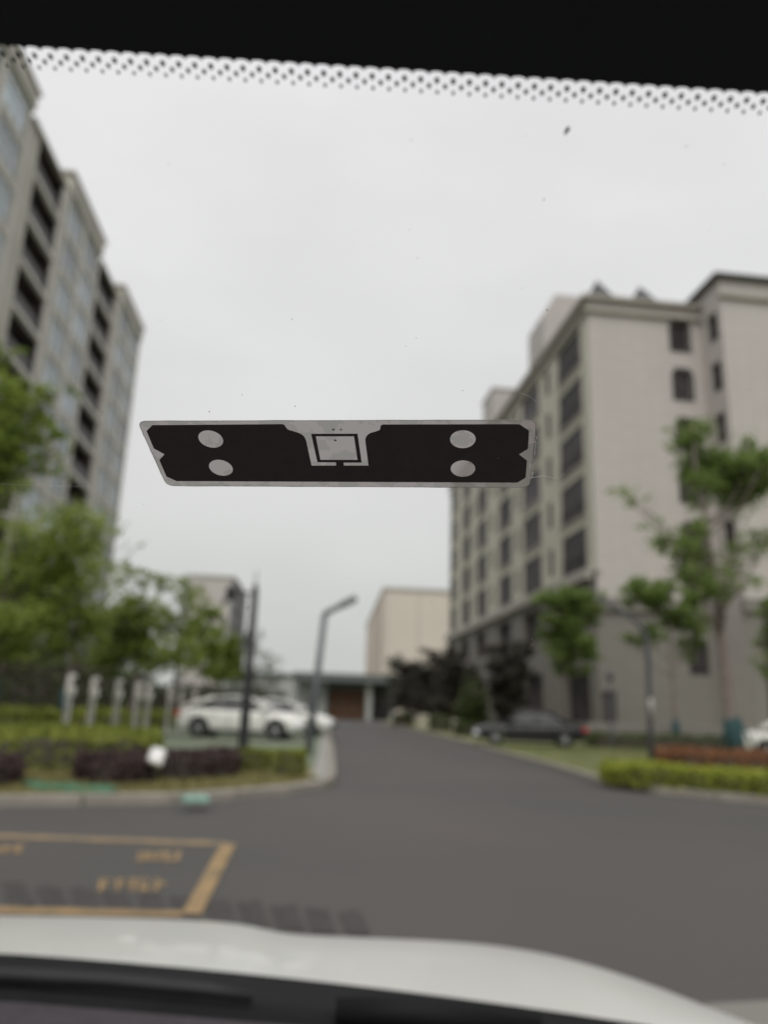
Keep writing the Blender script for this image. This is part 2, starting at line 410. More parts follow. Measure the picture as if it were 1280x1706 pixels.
# ------------------------------------------------------------------ buildings
def wall(mb, O, ux, nrm, w, z0, z1, openings=(), depth=0.25, mi=0):
    """wall panel with real openings: O base corner, ux along, nrm outward; openings (a0,a1,z0,z1)"""
    O = Vector(O); ux = Vector(ux); nrm = Vector(nrm)
    P = lambda a, z, d=0.0: O + ux*a + Vector((0,0,z)) - nrm*d
    A = sorted({0.0, w, *[o[0] for o in openings], *[o[1] for o in openings]})
    Z = sorted({z0, z1, *[o[2] for o in openings], *[o[3] for o in openings]})
    flip = ux.cross(Vector((0,0,1))).dot(nrm) < 0
    def q(a, b, c, d): mb.quad(*((d,c,b,a) if flip else (a,b,c,d)), mi)
    hit = lambda a, z: any(o[0] < a < o[1] and o[2] < z < o[3] for o in openings)
    for a0, a1 in zip(A[:-1], A[1:]):
        for c0, c1 in zip(Z[:-1], Z[1:]):
            if not hit((a0+a1)/2, (c0+c1)/2): q(P(a0,c0),P(a1,c0),P(a1,c1),P(a0,c1))
    for a0, a1, c0, c1 in openings:
        q(P(a0,c0),P(a1,c0),P(a1,c0,depth),P(a0,c0,depth)); q(P(a0,c1,depth),P(a1,c1,depth),P(a1,c1),P(a0,c1))
        q(P(a0,c0),P(a0,c0,depth),P(a0,c1,depth),P(a0,c1)); q(P(a1,c0,depth),P(a1,c0),P(a1,c1),P(a1,c1,depth))
_wm = {}
def window(parent, O, ux, nrm, a0, a1, z0, z1, depth, fm, pm, cols=2, transom=True, sill=False, sm=None):
    """frame as a part, pane (and sill) its sub-parts; local frame: x along, y outward, z up"""
    w, h = a1-a0, z1-z0; key = (round(w,2), round(h,2), cols, transom, fm.name, pm.name, sill)
    if key not in _wm:
        t = 0.07; b = MB()
        b.box(0,t,-0.05,0.02,0,h); b.box(w-t,w,-0.05,0.02,0,h); b.box(t,w-t,-0.05,0.02,0,t); b.box(t,w-t,-0.05,0.02,h-t,h)
        for k in range(1, cols): x = w*k/cols; b.box(x-0.035,x+0.035,-0.045,0.015,t,h-t)
        if transom: b.box(t,w-t,-0.04,0.01,h*0.68,h*0.68+0.06)
        p = MB(); p.quad((0.02,-0.03,0.02),(w-0.02,-0.03,0.02),(w-0.02,-0.03,h-0.02),(0.02,-0.03,h-0.02))
        s_ = MB().box(-0.08,w+0.08,0.0,depth+0.1,-0.09,-0.003) if sill else None
        _wm[key] = (b.mesh('window', fm), p.mesh('pane', pm), s_.mesh('sill', sm) if sill else None)
    fmx, pmx, smx = _wm[key]
    ux = Vector(ux); nrm = Vector(nrm); pos = Vector(O) + ux*a0 + Vector((0,0,z0)) - nrm*(depth-0.03)
    # right handed: x=ux, y=+/-nrm
    o = place('window', fmx, parent); M = Matrix((ux, nrm, Vector((0,0,1)))).transposed().to_4x4()
    if M.to_3x3().determinant() < 0:
        pos = pos + ux*w; M = Matrix((-ux, nrm, Vector((0,0,1)))).transposed().to_4x4()
    M.translation = pos; o.matrix_local = M
    place('pane', pmx, o)
    if smx: place('sill', smx, o)
    return o

# ---- right apartment block: local x to the right, y away, rotated 6.14 degrees
K = 0.9
p0 = at(978, 497, 40.5)
EAVE = p0.z
rb = thing('apartment_building', 'beige apartment building with a blank tiled end wall, behind the black sedan', 'building', (p0.x, p0.y, 0), R(6.14))
ROWS = [11.7 + 3.07*k for k in range(5)]
X = (1,0,0); Yv = (0,1,0)
colsL = [(1.25,5.2,2.4),(9.2,13.2,2.4),(16.3,20.0,2.35),(24.0,27.5,2.35),(30.4,33.7,2.35),(36.7,39.5,2.35)]
slits = [(6.9,7.8),(14.3,15.1),(21.6,22.5),(28.6,29.3)]
opn = []
for top in ROWS:
    for a0, a1, hh in colsL: opn.append((a0, a1, top-hh, top))
    for a0, a1 in slits: opn.append((a0, a1, top-1.9, top-0.2))
opn0 = []
for a0, a1, hh in colsL: opn0.append((a0, a1, 8.0-2.1, 8.0)); opn0.append((a0, a1, 1.0, 3.9))
w1 = MB(); wall(w1, (0,0,0), Yv, (-1,0,0), 40.0, 8.85, EAVE, opn, 0.12); w1.build('side_wall', wallR_side, rb)
w1 = MB(); wall(w1, (-0.12,-0.12,0), Yv, (-1,0,0), 40.1, 0, 8.85, opn0, 0.45); w1.box(-0.12,0.3,-0.12,40,8.85,8.852); w1.build('stone_base', stone_m, rb)
for n_, (a0,a1,z0,z1) in enumerate(opn):
    wide = a1-a0 > 2
    window(rb, (0,0,0), Yv, (-1,0,0), a0, a1, z0, z1, 0.1, frame_m, pane_dark, 3 if wide else 1, wide)
for (a0,a1,z0,z1) in opn0: window(rb, (-0.12,-0.12,0), Yv, (-1,0,0), a0, a1, z0, z1, 0.4, frame_m, pane_dark, 3, True)
# balcony railings on the near column, protruding slab edges
rail = MB(); rail.box(-0.02,0.02,0,3.7,0.98,1.03); rail.box(-0.02,0.02,0,3.7,0.08,0.12)
for k in range(19): rail.box(-0.012,0.012,k*0.204,k*0.204+0.03,0.12,0.98)
rm = rail.mesh('railing', frame_m)
for top in ROWS:
    place('railing', rm, rb, (-0.06, 1.38, top-2.4))
    for a0, a1, hh in colsL:
        MB().box(-0.1,-0.002,a0-0.12,a1+0.12,top-hh-0.14,top-hh-0.004).build('ledge', cornice_m, rb)
# end wall
EW = 7.0
ewo = []
for top in [t+0.12 for t in ROWS]: ewo.append((5.1, 6.15, top-1.75, top))
w1 = MB(); wall(w1, (0,0,0), X, (0,-1,0), EW, 7.4, EAVE, ewo + [(5.1,6.15,7.6,9.0)], 0.2); w1.build('end_wall', wallR_end, rb)
for (a0,a1,z0,z1) in ewo + [(5.1,6.15,7.6,9.0)]:
    wd = window(rb, (0,0,0), X, (0,-1,0), a0, a1, z0, z1, 0.18, frame_m, pane_dark, 2, True)
    s = MB(); t = 0.14
    s.box(a0-t,a0,-0.05,-0.003,z0,z1-0.25); s.box(a1,a1+t,-0.05,-0.003,z0,z1-0.25); s.box(a0-t,a1+t,-0.07,-0.003,z0-0.14,z0)
    s.add([(a0-t,-0.05,z1-0.25),(a0,-0.05,z1-0.25),(a0+0.25,-0.05,z1),(a1-0.25,-0.05,z1),(a1,-0.05,z1-0.25),(a1+t,-0.05,z1-0.25),(a1-0.1,-0.05,z1+t),(a0+0.1,-0.05,z1+t)], [(0,1,2,7),(2,3,6,7),(3,4,5,6)])
    s.build('window_surround', frame_m, rb)
w1 = MB(); wall(w1, (-0.12,-0.12,0), X, (0,-1,0), EW+0.12, 0, 7.4, [(0.15,0.9,0.0,2.6),(5.0,6.1,3.6,5.4)], 0.3); w1.build('stone_base', stone_m, rb)
d = MB(); d.box(0.04,0.77,0.1,0.16,0.09,2.55); dr = d.build('door', frame_m, rb); MB().box(0.64,0.69,0.03,0.1,1.0,1.2).build('handle', rim_m, dr)
window(rb, (-0.12,-0.12,0), X, (0,-1,0), 5.0, 6.1, 3.6, 5.4, 0.28, frame_m, pane_dark, 2, True)
c = MB(); c.box(-0.30,EW-0.003,-0.35,-0.003,6.75,7.05); c.box(-0.22,EW-0.003,-0.24,-0.003,7.05,7.42); c.build('cornice', stone_m, rb)
c = MB(); c.box(-0.5,-0.123,0.3,40.1,8.5,8.85); c.box(-0.34,-0.003,0.3,40.1,8.853,9.15); c.build('cornice', cornice_m, rb)
c = MB(); c.box(-0.25,EW-0.003,-0.25,-0.003,EAVE-0.9,EAVE-0.65); c.box(-0.35,EW-0.003,-0.35,-0.003,EAVE-0.12,EAVE+0.12); c.build('cornice', cornice_m, rb)
c = MB(); c.box(-0.35,-0.003,0.003,40.1,EAVE-0.12,EAVE+0.12); c.box(-0.2,-0.003,0.003,40.1,EAVE-0.9,EAVE-0.7); c.build('eave', cornice_m, rb)
rf = MB().box(0.0,20,0.02,40,EAVE-0.02,EAVE+0.1).build('roof', roof_dark, rb)
# rooftop blocks and little pointed caps
tw = MB(); y_ = 7.9; zt = at(930,491,48.5).z; zs = at(908,521,48.3).z
tw.add([(0,y_,EAVE+0.101),(0,y_,zs),(0.9,y_,zt),(9.6,y_,zt),(9.6,y_,EAVE+0.101),(0,y_+3.5,EAVE+0.101),(0,y_+3.5,zs),(0.9,y_+3.5,zt),(9.6,y_+3.5,zt),(9.6,y_+3.5,EAVE+0.101)],
       [(0,4,3,2,1),(5,6,7,8,9),(0,1,6,5),(1,2,7,6),(2,3,8,7),(3,4,9,8)])
tw.build('stair_tower', wallR_end, rb)
MB().box(0,5.5,21.8,25.5,EAVE+0.101,28.8).build('roof_block', wallR_end, rb)
MB().box(-0.1,5.6,21.7,25.6,28.803,28.95).build('roof_block_cap', cornice_m, rb)
for cx in (4.7, 8.0):
    cy = 9.6; cp = MB(); cp.add([(cx-1.3,cy-1.3,zt+0.003),(cx+1.3,cy-1.3,zt+0.003),(cx+1.3,cy+1.3,zt+0.003),(cx-1.3,cy+1.3,zt+0.003),(cx,cy,at(990 if cx < 6 else 1070,460 if cx < 6 else 466,50).z)], [(3,2,1,0),(0,1,4),(1,2,4),(2,3,4),(3,0,4)]); cp.build('roof_cap', roof_dark, rb)
MB().tube([(7.2,14,EAVE),(7.2,14,32.8)],0.05,6).build('roof_antenna', slate_iron, rb)
# projecting right wing
PX, PY = EW, -2.2; E2 = EAVE + 0.75
swo = [(0.45, 1.5, t+0.12-1.75, t+0.12) for t in ROWS]
w1 = MB(); wall(w1, (PX,PY,0), Yv, (-1,0,0), 2.2, 0, E2, swo, 0.2); wall(w1, (PX,PY,0), X, (0,-1,0), 13.0, 7.4, E2, [], 0.2)
wall(w1, (PX+13,PY,0), Yv, (1,0,0), 42.2, 0, E2); w1.quad((PX,0,EAVE),(PX,8,EAVE),(PX,8,E2),(PX,0,E2)); w1.build('wing_wall', wallR_end, rb)
for (a0,a1,z0,z1) in swo: window(rb, (PX,PY,0), Yv, (-1,0,0), a0, a1, z0, z1, 0.18, frame_m, pane_dark, 1, True)
w1 = MB(); wall(w1, (PX-0.12,PY-0.12,0), X, (0,-1,0), 13.1, 0, 7.4, [(2.2,3.4,3.6,5.4)], 0.3); w1.build('wing_base', stone_m, rb)
window(rb, (PX-0.12,PY-0.12,0), X, (0,-1,0), 2.2, 3.4, 3.6, 5.4, 0.28, frame_m, pane_dark, 2, True)
c = MB(); c.box(PX-0.3,PX+13,PY-0.35,PY-0.003,6.75,7.05); c.box(PX-0.2,PX+13,PY-0.24,PY-0.003,7.05,7.42); c.build('cornice', stone_m, rb)
c = MB(); c.box(PX-0.2,PX+13.2,PY-0.25,PY-0.003,E2-1.25,E2-1.0); c.build('cornice', cornice_m, rb)
c = MB(); c.box(PX-0.4,PX+13.4,PY-0.4,8,E2+0.003,E2+0.15); c.build('wing_roof', roof_dark, rb)
MB().quad((0,40,0),(20,40,0),(20,40,EAVE),(0,40,EAVE)).build('rear_wall', wallR_side, rb)

# ---- left apartment block: local x out towards the road, y away
q0 = at(235, 546, 65); TOPL = 34.9
lb = thing('apartment_building', 'tall grey apartment block with dark recessed balconies above the left trees', 'building', (q0.x, q0.y, 0), R(4.73))
ST = 2.8; NS = 12
proj = [(-7.4,0.0),(-21.4,-13.8),(-36.0,-28.4),(-50.0,-43.0)]
rec = [(-13.8,-7.4),(-28.4,-21.4),(-43.0,-36.0)]
OUT = (1,0,0); BACK = (0,-1,0)
for (y0, y1) in proj:
    w = y1-y0; ops = []
    for k in range(NS):
        for a in (0.5, w-0.5-2.85): ops.append((a, a+2.85, k*ST+0.42, k*ST+2.52))
    mb = MB(); wall(mb, (0,y0,0), Yv, OUT, w, 0, TOPL-1.3, ops, 0.07)
    wall(mb, (-3.0,y0,0), X, BACK, 3.0, 0, TOPL-1.3); wall(mb, (-3.0,y1,0), X, (0,1,0), 3.0, 0, TOPL-1.3)
    mb.build('bay_wall', wallL, lb)
    for o in ops: window(lb, (0,y0,0), Yv, OUT, *o, 0.06, framew_m, pane_blue, 3, True)
    MB().box(0.143,0.3,y0-0.02,y1+0.02,0,4.4).build('stone_base', stone_m, lb)
    # piers and floor bands, parapet
    pz = MB(); pz.box(0.003,0.08,y0,y0+0.3,0,TOPL-1.3); pz.box(0.003,0.08,y0+w/2-0.22,y0+w/2+0.22,0,TOPL-1.3); pz.box(0.003,0.08,y1-0.3,y1,0,TOPL-1.3); pz.build('pier', pierL, lb)
    for k in range(1, NS): MB().box(0.003,0.06,y0+0.303,y0+w/2-0.223,k*ST-0.2,k*ST+0.02).box(0.003,0.06,y0+w/2+0.223,y1-0.303,k*ST-0.2,k*ST+0.02).build('floor_band', pierL, lb)
    pr = MB(); pr.box(-12,0.2,y0-0.1,y1+0.1,TOPL-1.297,TOPL-0.2); pr.build('parapet', wallL, lb)
    MB().box(-12,0.32,y0-0.3,y1+0.3,TOPL-0.197,TOPL).build('cornice', cornice_m, lb)
rr = None
for (y0, y1) in rec:
    w = y1-y0; ops = []; slot = []
    o0, ow = (0.1, 5.0) if w < 6.5 else (2.0, 4.3)
    for k in range(NS): ops.append((o0, o0+ow, k*ST+0.12, k*ST+2.5))
    xw = -0.12
    mb = MB(); wall(mb, (xw,y0,0), Yv, OUT, w, 0, TOPL-1.6, ops, 2.0); mb.build('recess_wall', wallL, lb)
    for (a0,a1,z0,z1) in ops:
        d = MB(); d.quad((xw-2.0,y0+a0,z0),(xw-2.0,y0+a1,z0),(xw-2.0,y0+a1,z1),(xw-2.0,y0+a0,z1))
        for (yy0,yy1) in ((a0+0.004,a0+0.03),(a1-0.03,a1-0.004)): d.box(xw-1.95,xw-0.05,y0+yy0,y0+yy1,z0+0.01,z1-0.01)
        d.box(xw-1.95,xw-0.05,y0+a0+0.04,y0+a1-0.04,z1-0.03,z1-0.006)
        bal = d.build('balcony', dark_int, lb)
        MB().box(xw-1.97,xw-1.9,y0+a0+0.6,y0+a1-0.6,z0+0.06,z0+2.1).build('balcony_door', pane_dark, bal)
        MB().box(xw+0.02,xw+0.14,y0+a0-0.15,y0+a1+0.15,z0-0.3,z0-0.002).build('slab_edge', pierL, bal)
        r_ = MB(); r_.box(xw-0.12,xw-0.07,y0+a0,y0+a1,z0+1.0,z0+1.05); r_.box(xw-0.1,xw-0.085,y0+a0,y0+a1,z0+0.05,z0+0.98); r_.build('railing', frame_m, bal)
    MB().box(xw+0.003,xw+0.12,y1-0.9,y1-0.3,0,TOPL-1.6).build('pier', pierL, lb)
    pr = MB(); pr.box(-12,-0.9,y0+0.405,y1-0.405,TOPL-1.597,TOPL-0.9); pr.box(-0.897,xw+0.25,y0+0.405,y1-0.405,TOPL-1.597,TOPL-1.4); pr.build('parapet', wallL, lb)
mb = MB(); mb.quad((-12,0,0),(0,0,0),(0,0,TOPL-1.3),(-12,0,TOPL-1.3)); mb.build('far_wall', wallL, lb)
MB().box(-12,-3.1,-50,-0.1,TOPL-1.8,TOPL-1.65).build('roof', roof_dark, lb)

# ---- far buildings
hl = at(640, 978, 130); 
hb = thing('warehouse', 'large windowless beige hall at the far end of the road', 'building', (hl.x, hl.y, 0), R(3.5))
mb = MB(); mb.box(0,34,0,60,0,hl.z-0.6); mb.build('wall', hall_m, hb)
MB().quad((-0.02,59,0),(-0.02,0.02,0),(-0.02,0.02,hl.z-0.62),(-0.02,59,hl.z-0.62)).build('side_cladding', hall_side, hb)
MB().box(-0.15,34.2,-0.15,60.1,hl.z-0.597,hl.z).build('parapet', cornice_m, hb)
mb = MB(); mb.box(-0.3,-0.03,26,33,2.5,7.6); o = mb.build('loading_door', roof_dark, hb)
for k in range(6): MB().box(0.5+k*5.5,0.62+k*5.5,-0.08,-0.003,0,hl.z-0.6).build('cladding_seam', cornice_m, hb)
cb_ = at(495, 1128, 108); 
cn = thing('gatehouse', 'low gatehouse with flat grey canopy roof and brown doors at the road end', 'building', (cb_.x, 108, 0), 0)
MB().bbox(-0.4,14.2,-3,9,4.9,6.0,0.08).build('roof', canopy_m, cn)
MB().box(0.2,4.2,0,8,0,4.897).build('wall', white_wall, cn)
MB().box(4.203,9.6,1.2,1.5,0,4.897).build('rear_panel', canopy_m, cn)
for k in range(3): 
    dd = MB().box(4.5+k*1.65,6.05+k*1.65,1.05,1.19,0.1,3.9).build('door', brown_m, cn); MB().box(4.6+k*1.65,4.68+k*1.65,0.98,1.04,1.5,2.1).build('handle', rim_m, dd)
MB().box(9.7,10.4,-1.5,-0.8,0,4.897).build('column', white_wall, cn)
MB().box(13.0,13.6,-1.5,-0.8,0,4.897).build('column', white_wall, cn)
MB().box(9.7,13.6,5.0,5.2,0,4.897).build('rear_wall', roof_dark, cn)
for k in range(3): window(cn, (10.0,4.98,0), X, (0,-1,0), k*1.15, k*1.15+1.0, 1.0, 3.0, 0.0, framew_m, pane_dark, 1, False)
bt = at(330, 962, 130)
tb = thing('apartment_building', 'distant tan block with a grey side standing above the left trees', 'building', (bt.x, 130, 0), R(4))
zt = at(362, 962, 130).z
MB().box(-1.0,5.8,0,22,0,zt).build('end_wall', wallR_end, tb)
MB().box(5.803,6.2,0,22,0,zt-0.4).build('side_wall', pmat('grey_far_wall', (0.20,0.20,0.205), 0.8, 0.1, 0.5), tb)
MB().box(-2.6,-1.003,0.5,18,0,zt+0.5).build('stair_tower', white_wall, tb)
MB().box(-1.0,6.3,-0.2,22,zt+0.003,zt+0.35).build('cornice', cornice_m, tb)
for k in range(7):
    for j in range(3): window(tb, (6.2,3+j*6.0,0), Yv, OUT, 0, 2.4, 1.6+k*3.0, 3.4+k*3.0, 0.0, frame_m, pane_dark, 2, False)
for k in range(5): window(tb, (0.2,0,0), X, (0,-1,0), 4.0, 5.0, 5.6+k*3.0, 7.0+k*3.0, 0.0, framew_m, pane_dark, 1, False)
lw = thing('low_building', 'low pale flat-roofed building behind the parked white cars', 'building', (-19.5, 96, 0), R(2))
MB().box(0,9.2,0,8,0,5.0).build('wall', white_wall, lw); MB().bbox(-0.3,9.5,-0.3,8.3,5.003,5.3,0.05).build('roof', canopy_m, lw)
for k in range(4): window(lw, (0,0,0), X, (0,-1,0), 0.8+k*2.1, 2.2+k*2.1, 1.2, 3.2, 0.0, framew_m, pane_dark, 2, False)

# ------------------------------------------------------------------ trees
def tree(name, label, group, base, trunk_h, r0, blobs, leaf, n, mat, barkm=bark, wrap=None, seed=1, spread=0.42, lean=(0,0), sub=26, flat=1.0):
    """trunk with limbs to every leaf mass; blobs = (dx,dy,z,rx,ry,rz) relative to the base"""
    random.seed(seed); global rng; rng = np.random.default_rng(seed)
    t = thing(name, label, 'tree', (base[0], base[1], 0.05), 0, group)
    top = max(b[2] for b in blobs); mb = MB()
    tp = []; rad = []
    for k in range(9):
        f = k/8; tp.append(Vector((lean[0]*f + random.gauss(0,0.03)*top*0.12*(k > 0), lean[1]*f + random.gauss(0,0.03)*top*0.12*(k > 0), top*f))); rad.append(r0*(1.25 if k == 0 else 1)*(1-0.82*f))
    mb.tube(tp, rad, 9)
    vol = [b[3]*b[4]*b[5] for b in blobs]; tot = sum(vol); cs = []
    for b, v in zip(blobs, vol):
        c = Vector(b[:3]); hz = min(max(trunk_h, b[2]-b[5]*0.9-math.hypot(b[0]-lean[0]*b[2]/top, b[1])*0.7), top*0.95)
        f = hz/top; i = min(int(f*8), 7); s0 = tp[i].lerp(tp[i+1], f*8-i)
        rb_ = r0*(1-0.82*f)*0.5
        mid = s0.lerp(c, 0.5) + Vector((random.gauss(0,0.1),random.gauss(0,0.1),-0.12*(c-s0).length))
        mb.tube([s0, mid, c], [rb_, rb_*0.65, rb_*0.3], 6)
        m_ = max(5, int(sub*(v/tot)*len(blobs)))
        for k in range(m_):
            d = Vector((random.gauss(0,1),random.gauss(0,1),random.gauss(0,1))).normalized()*random.random()**0.45
            q = c + Vector((d.x*b[3], d.y*b[4], d.z*b[5])); cs.append((q, (b[3]*b[4]*b[5])**(1/3)*spread*random.uniform(0.6,1.25)))
            if k % 3 == 0: mb.tube([mid.lerp(c, random.random()), mid.lerp(q, 0.6)+Vector((0,0,0.05)), q], [rb_*0.28, rb_*0.2, rb_*0.1], 4, cap=False)
    mb.build('trunk', barkm, t, True)
    w = np.array([s**2.2 for _, s in cs]); w /= w.sum(); num = rng.multinomial(n, w); pts = []
    for (q, s), k in zip(cs, num):
        dd = rng.normal(size=(k,3)); dd /= np.linalg.norm(dd, axis=1)[:,None]; dd *= (rng.random(k)**0.5)[:,None]*s; dd[:,2] *= 0.7
        pts.append(np.array(q) + dd)
    place('crown', quads('crown', leaves_at(np.concatenate(pts), leaf, flat), mat), t)
    if wrap: 
        h0, h1 = wrap; f0, f1 = h0/top, h1/top
        MB().tube([tp[0].lerp(tp[8], f0), tp[0].lerp(tp[8], (f0+f1)/2), tp[0].lerp(tp[8], f1)], [r0*1.5]*3, 10).build('trunk_wrap', teal_m, t, True)
    return t
def crown_blobs(seed, n, R0, z0, z1):
    random.seed(seed); out = []
    for k in range(n):
        f = k/(n-1); a = k*2.4 + random.random(); rr = R0*(0.62 if f < 0.75 else 0.3)*random.uniform(0.6,1.05)
        z = z0 + (z1-z0)*f; s = R0*random.uniform(0.42,0.6)
        out.append((math.cos(a)*rr, math.sin(a)*rr, z, s, s, s*0.8))
    return out
GL = 'trees in the row beside the left building'
def blob_px(lst, Y, base):
    out = []
    for (px, py, rx, ry) in lst:
        p = at(px, py, Y+random.uniform(-0.8,0.8)); s = Y/1180; out.append((p.x-base[0], p.y-base[1], p.z-0.05, rx*s, rx*s, ry*s))
    return out
random.seed(61)
T0 = (-8.6, 13.2)
tree('broadleaf_tree', 'tallest leafy tree at the left edge, its boughs crossing the grey apartment block', GL, T0, 2.6, 0.16, blob_px([(-40,590,60,40),(20,592,32,26),(-60,680,80,60),(28,670,48,40),(95,655,42,16),(70,715,52,30),(0,745,70,44),(105,738,28,16),(60,775,42,26),(-90,820,80,60),(15,815,40,22)],13.2,T0), 0.15, 12000, leafL, seed=11, spread=0.5)
T0 = (-9.9, 20.2)
tree('broadleaf_tree', 'full round tree with teal-wrapped trunk behind the clipped hedge', GL, T0, 2.1, 0.15, blob_px([(130,858,46,26),(75,880,46,32),(165,890,32,38),(20,905,44,40),(105,935,56,44),(165,960,34,48),(40,970,54,44),(-20,980,50,50),(95,1010,56,46),(160,1030,38,40),(30,1050,60,40),(120,1080,44,34)],20.2,T0), 0.16, 12500, leafL2, wrap=(0.3,1.5), seed=12, spread=0.58)
T0 = (-10.2, 26.0)
tree('broadleaf_tree', 'second round tree of the left row, just behind the nearest full one', GL, T0, 2.1, 0.14, blob_px([(205,960,20,22),(240,965,26,20),(215,1005,30,28),(190,1040,36,34),(235,1035,32,28),(215,1080,40,32),(175,1095,34,28),(250,1085,24,24),(213,870,5,8),(238,905,7,6),(212,905,4,8)],26,T0), 0.17, 7500, leafL, wrap=(0.3,1.5), seed=13, spread=0.5)
T0 = (-10.0, 32.5)
tree('broadleaf_tree', 'airy tree with sky gaps in the middle of the left row', GL, T0, 2.1, 0.13, blob_px([(275,975,24,18),(300,985,22,18),(260,1010,22,20),(318,1010,20,22),(285,1040,26,22),(262,1060,22,22),(315,1055,20,24),(290,1090,28,24),(255,1105,24,20),(322,1095,18,22)],32.5,T0), 0.18, 3600, leafL2, seed=14, spread=0.46)
T0 = (-10.6, 41)
tree('broadleaf_tree', 'light green tree behind the roof of the nearest white car', GL, T0, 2.0, 0.13, blob_px([(325,990,18,16),(345,1020,20,20),(330,1050,22,22),(352,1070,20,24),(325,1090,20,22),(350,1110,20,18)],41,T0), 0.2, 3600, leafL2, seed=15, spread=0.48)
T0 = (-11.4, 52)
tree('broadleaf_tree', 'small rounded tree in front of the distant tan block', GL, T0, 2.0, 0.13, blob_px([(365,1050,18,14),(380,1070,18,16),(360,1085,20,18),(385,1100,16,20),(365,1120,20,16)],52,T0), 0.22, 3600, leafL, seed=16, spread=0.5)
T0 = (-12.4, 62)
tree('broadleaf_tree', 'last low tree of the left row beside the black lamp post', GL, T0, 1.6, 0.12, blob_px([(385,1075,12,12),(392,1095,13,14),(380,1115,14,14),(395,1125,12,12)],62,T0), 0.25, 2600, leafL, seed=17, spread=0.5)
tree('broadleaf_tree', 'thin grey-green tree standing before the low pale building', 'far trees at the road end', (-13.6,78), 2.0, 0.12, crown_blobs(9,9,2.6,3.0,8.0), 0.25, 2600, leafGrey, seed=18, spread=0.34)
tree('broadleaf_tree', 'sparse twiggy tree just left of the grey street lamp', 'far trees at the road end', (-12.0,86), 2.0, 0.1, crown_blobs(10,7,2.3,2.6,6.6), 0.25, 1200, leafGrey, seed=19, spread=0.3)
# tall open tree on the right, from its outline: (px, py, radius px) at 22 m
Yt = 22.0; base = at(1228, 1240, Yt)
bl = []
random.seed(5)
for (px, py, rx, ry) in ((1150,715,32,22),(1145,745,26,24),(1235,745,26,18),(1185,775,46,24),(1245,785,48,34),(1225,815,42,30),(1275,770,30,24),(1175,800,30,24),(1160,835,24,16),(1035,822,28,11),(1058,832,28,9),(1100,878,26,13),(1125,895,30,16),(1165,880,26,18),(1135,925,26,22),(1175,935,28,20),(1160,960,26,22),(1205,960,26,16),(1235,905,30,15),(1265,900,30,16),(1230,940,24,18),(1190,985,30,20),(1110,905,30,14),(1145,910,28,20),(1150,955,30,22),(1215,985,26,18),(1245,965,26,16),(1265,925,24,14)):
    p = at(px, py, Yt+random.uniform(-1.3,1.3)); s = p.y/1160
    bl.append((p.x-base.x, p.y-base.y, p.z-0.05, rx*s, rx*s*0.9, ry*s))
tree('street_tree', 'tall open-crowned tree with clumped leaves in front of the beige end wall', None, base, 3.2, 0.17, bl, 0.17, 11000, leafR, bark_pale, wrap=(0.2,1.25), seed=31, spread=0.7, lean=(-0.55,0), sub=14)
GR = 'leafy trees before the beige end wall'
b2 = at(945, 1225, 35)
tree('broadleaf_tree', 'bushy green tree directly behind the black sedan', GR, b2, 2.4, 0.13, blob_px([(930,1000,36,22),(970,1005,34,24),(985,1035,22,20),(940,1040,34,24),(915,1060,22,22),(955,1075,36,26),(945,1110,26,22),(980,1095,20,20),(925,1095,20,18)],35,b2), 0.2, 8500, leafR, seed=32)
b2 = at(1128, 1225, 33)
tree('broadleaf_tree', 'young tree with teal stakes left of the tall open-crowned tree', GR, b2, 2.2, 0.1, blob_px([(1060,980,26,16),(1110,985,26,18),(1075,985,30,20),(1090,1000,26,18),(1045,1000,18,14),(1150,1000,24,26),(1125,1030,28,22),(1160,1040,22,22),(1090,1055,24,18),(1050,1065,22,14),(1145,1080,22,22),(1165,1060,18,20)],33,b2), 0.19, 6500, leafR, bark_pale, seed=33, wrap=(0.2,1.2))
b2 = at(1290, 1225, 30)
tree('broadleaf_tree', 'dark leafy tree cut off by the right edge of the view', GR, b2, 2.2, 0.12, blob_px([(1290,1020,26,22),(1300,1060,34,30),(1285,1100,22,24),(1320,1000,30,30),(1275,1010,12,12)],30,b2), 0.19, 4500, leafR, seed=34)
GP = 'dark purple-leaved trees along the right kerb'
for i, (px, py, Y, lst, lab) in enumerate((
    (850,1222,41,[(850,1085,26,24),(860,1110,26,26),(840,1120,24,26),(852,1150,28,30),(850,1185,20,24),(868,1075,16,16)],'narrow dark purple tree standing just left of the black sedan'),
    (760,1212,55,[(762,1085,18,16),(755,1110,22,20),(770,1130,24,22),(760,1160,24,22),(745,1130,20,22),(770,1175,26,22),(745,1165,24,20)],'purple-leaved tree under the near corner of the cream cornice'),
    (722,1208,64,[(722,1098,17,15),(730,1125,22,20),(715,1145,22,22),(722,1175,26,20),(740,1160,22,20),(705,1125,18,18)],'purple-leaved tree in the middle of the right kerb row'),
    (682,1206,74,[(680,1110,18,15),(690,1130,22,20),(675,1145,20,22),(683,1172,24,18),(700,1160,20,18),(665,1125,12,14)],'furthest purple-leaved tree, overlapping the gatehouse roof'))):
    b2 = at(px, py, Y); tree('purple_tree', lab, GP, b2, 0.6, 0.1, blob_px([(x,y,rx*1.15,ry*1.1) for x,y,rx,ry in lst],Y,b2), 0.3, 8000, leafP, seed=40+i)
b2 = at(790, 1215, 46); tree('conifer', 'dense dark green conical shrub tree between the purple trees', None, b2, 0.4, 0.1, blob_px([(790,1130,12,14),(785,1150,20,18),(795,1165,24,18),(788,1185,28,18),(790,1202,28,12)],46,b2), 0.16, 5000, leafD, seed=50)
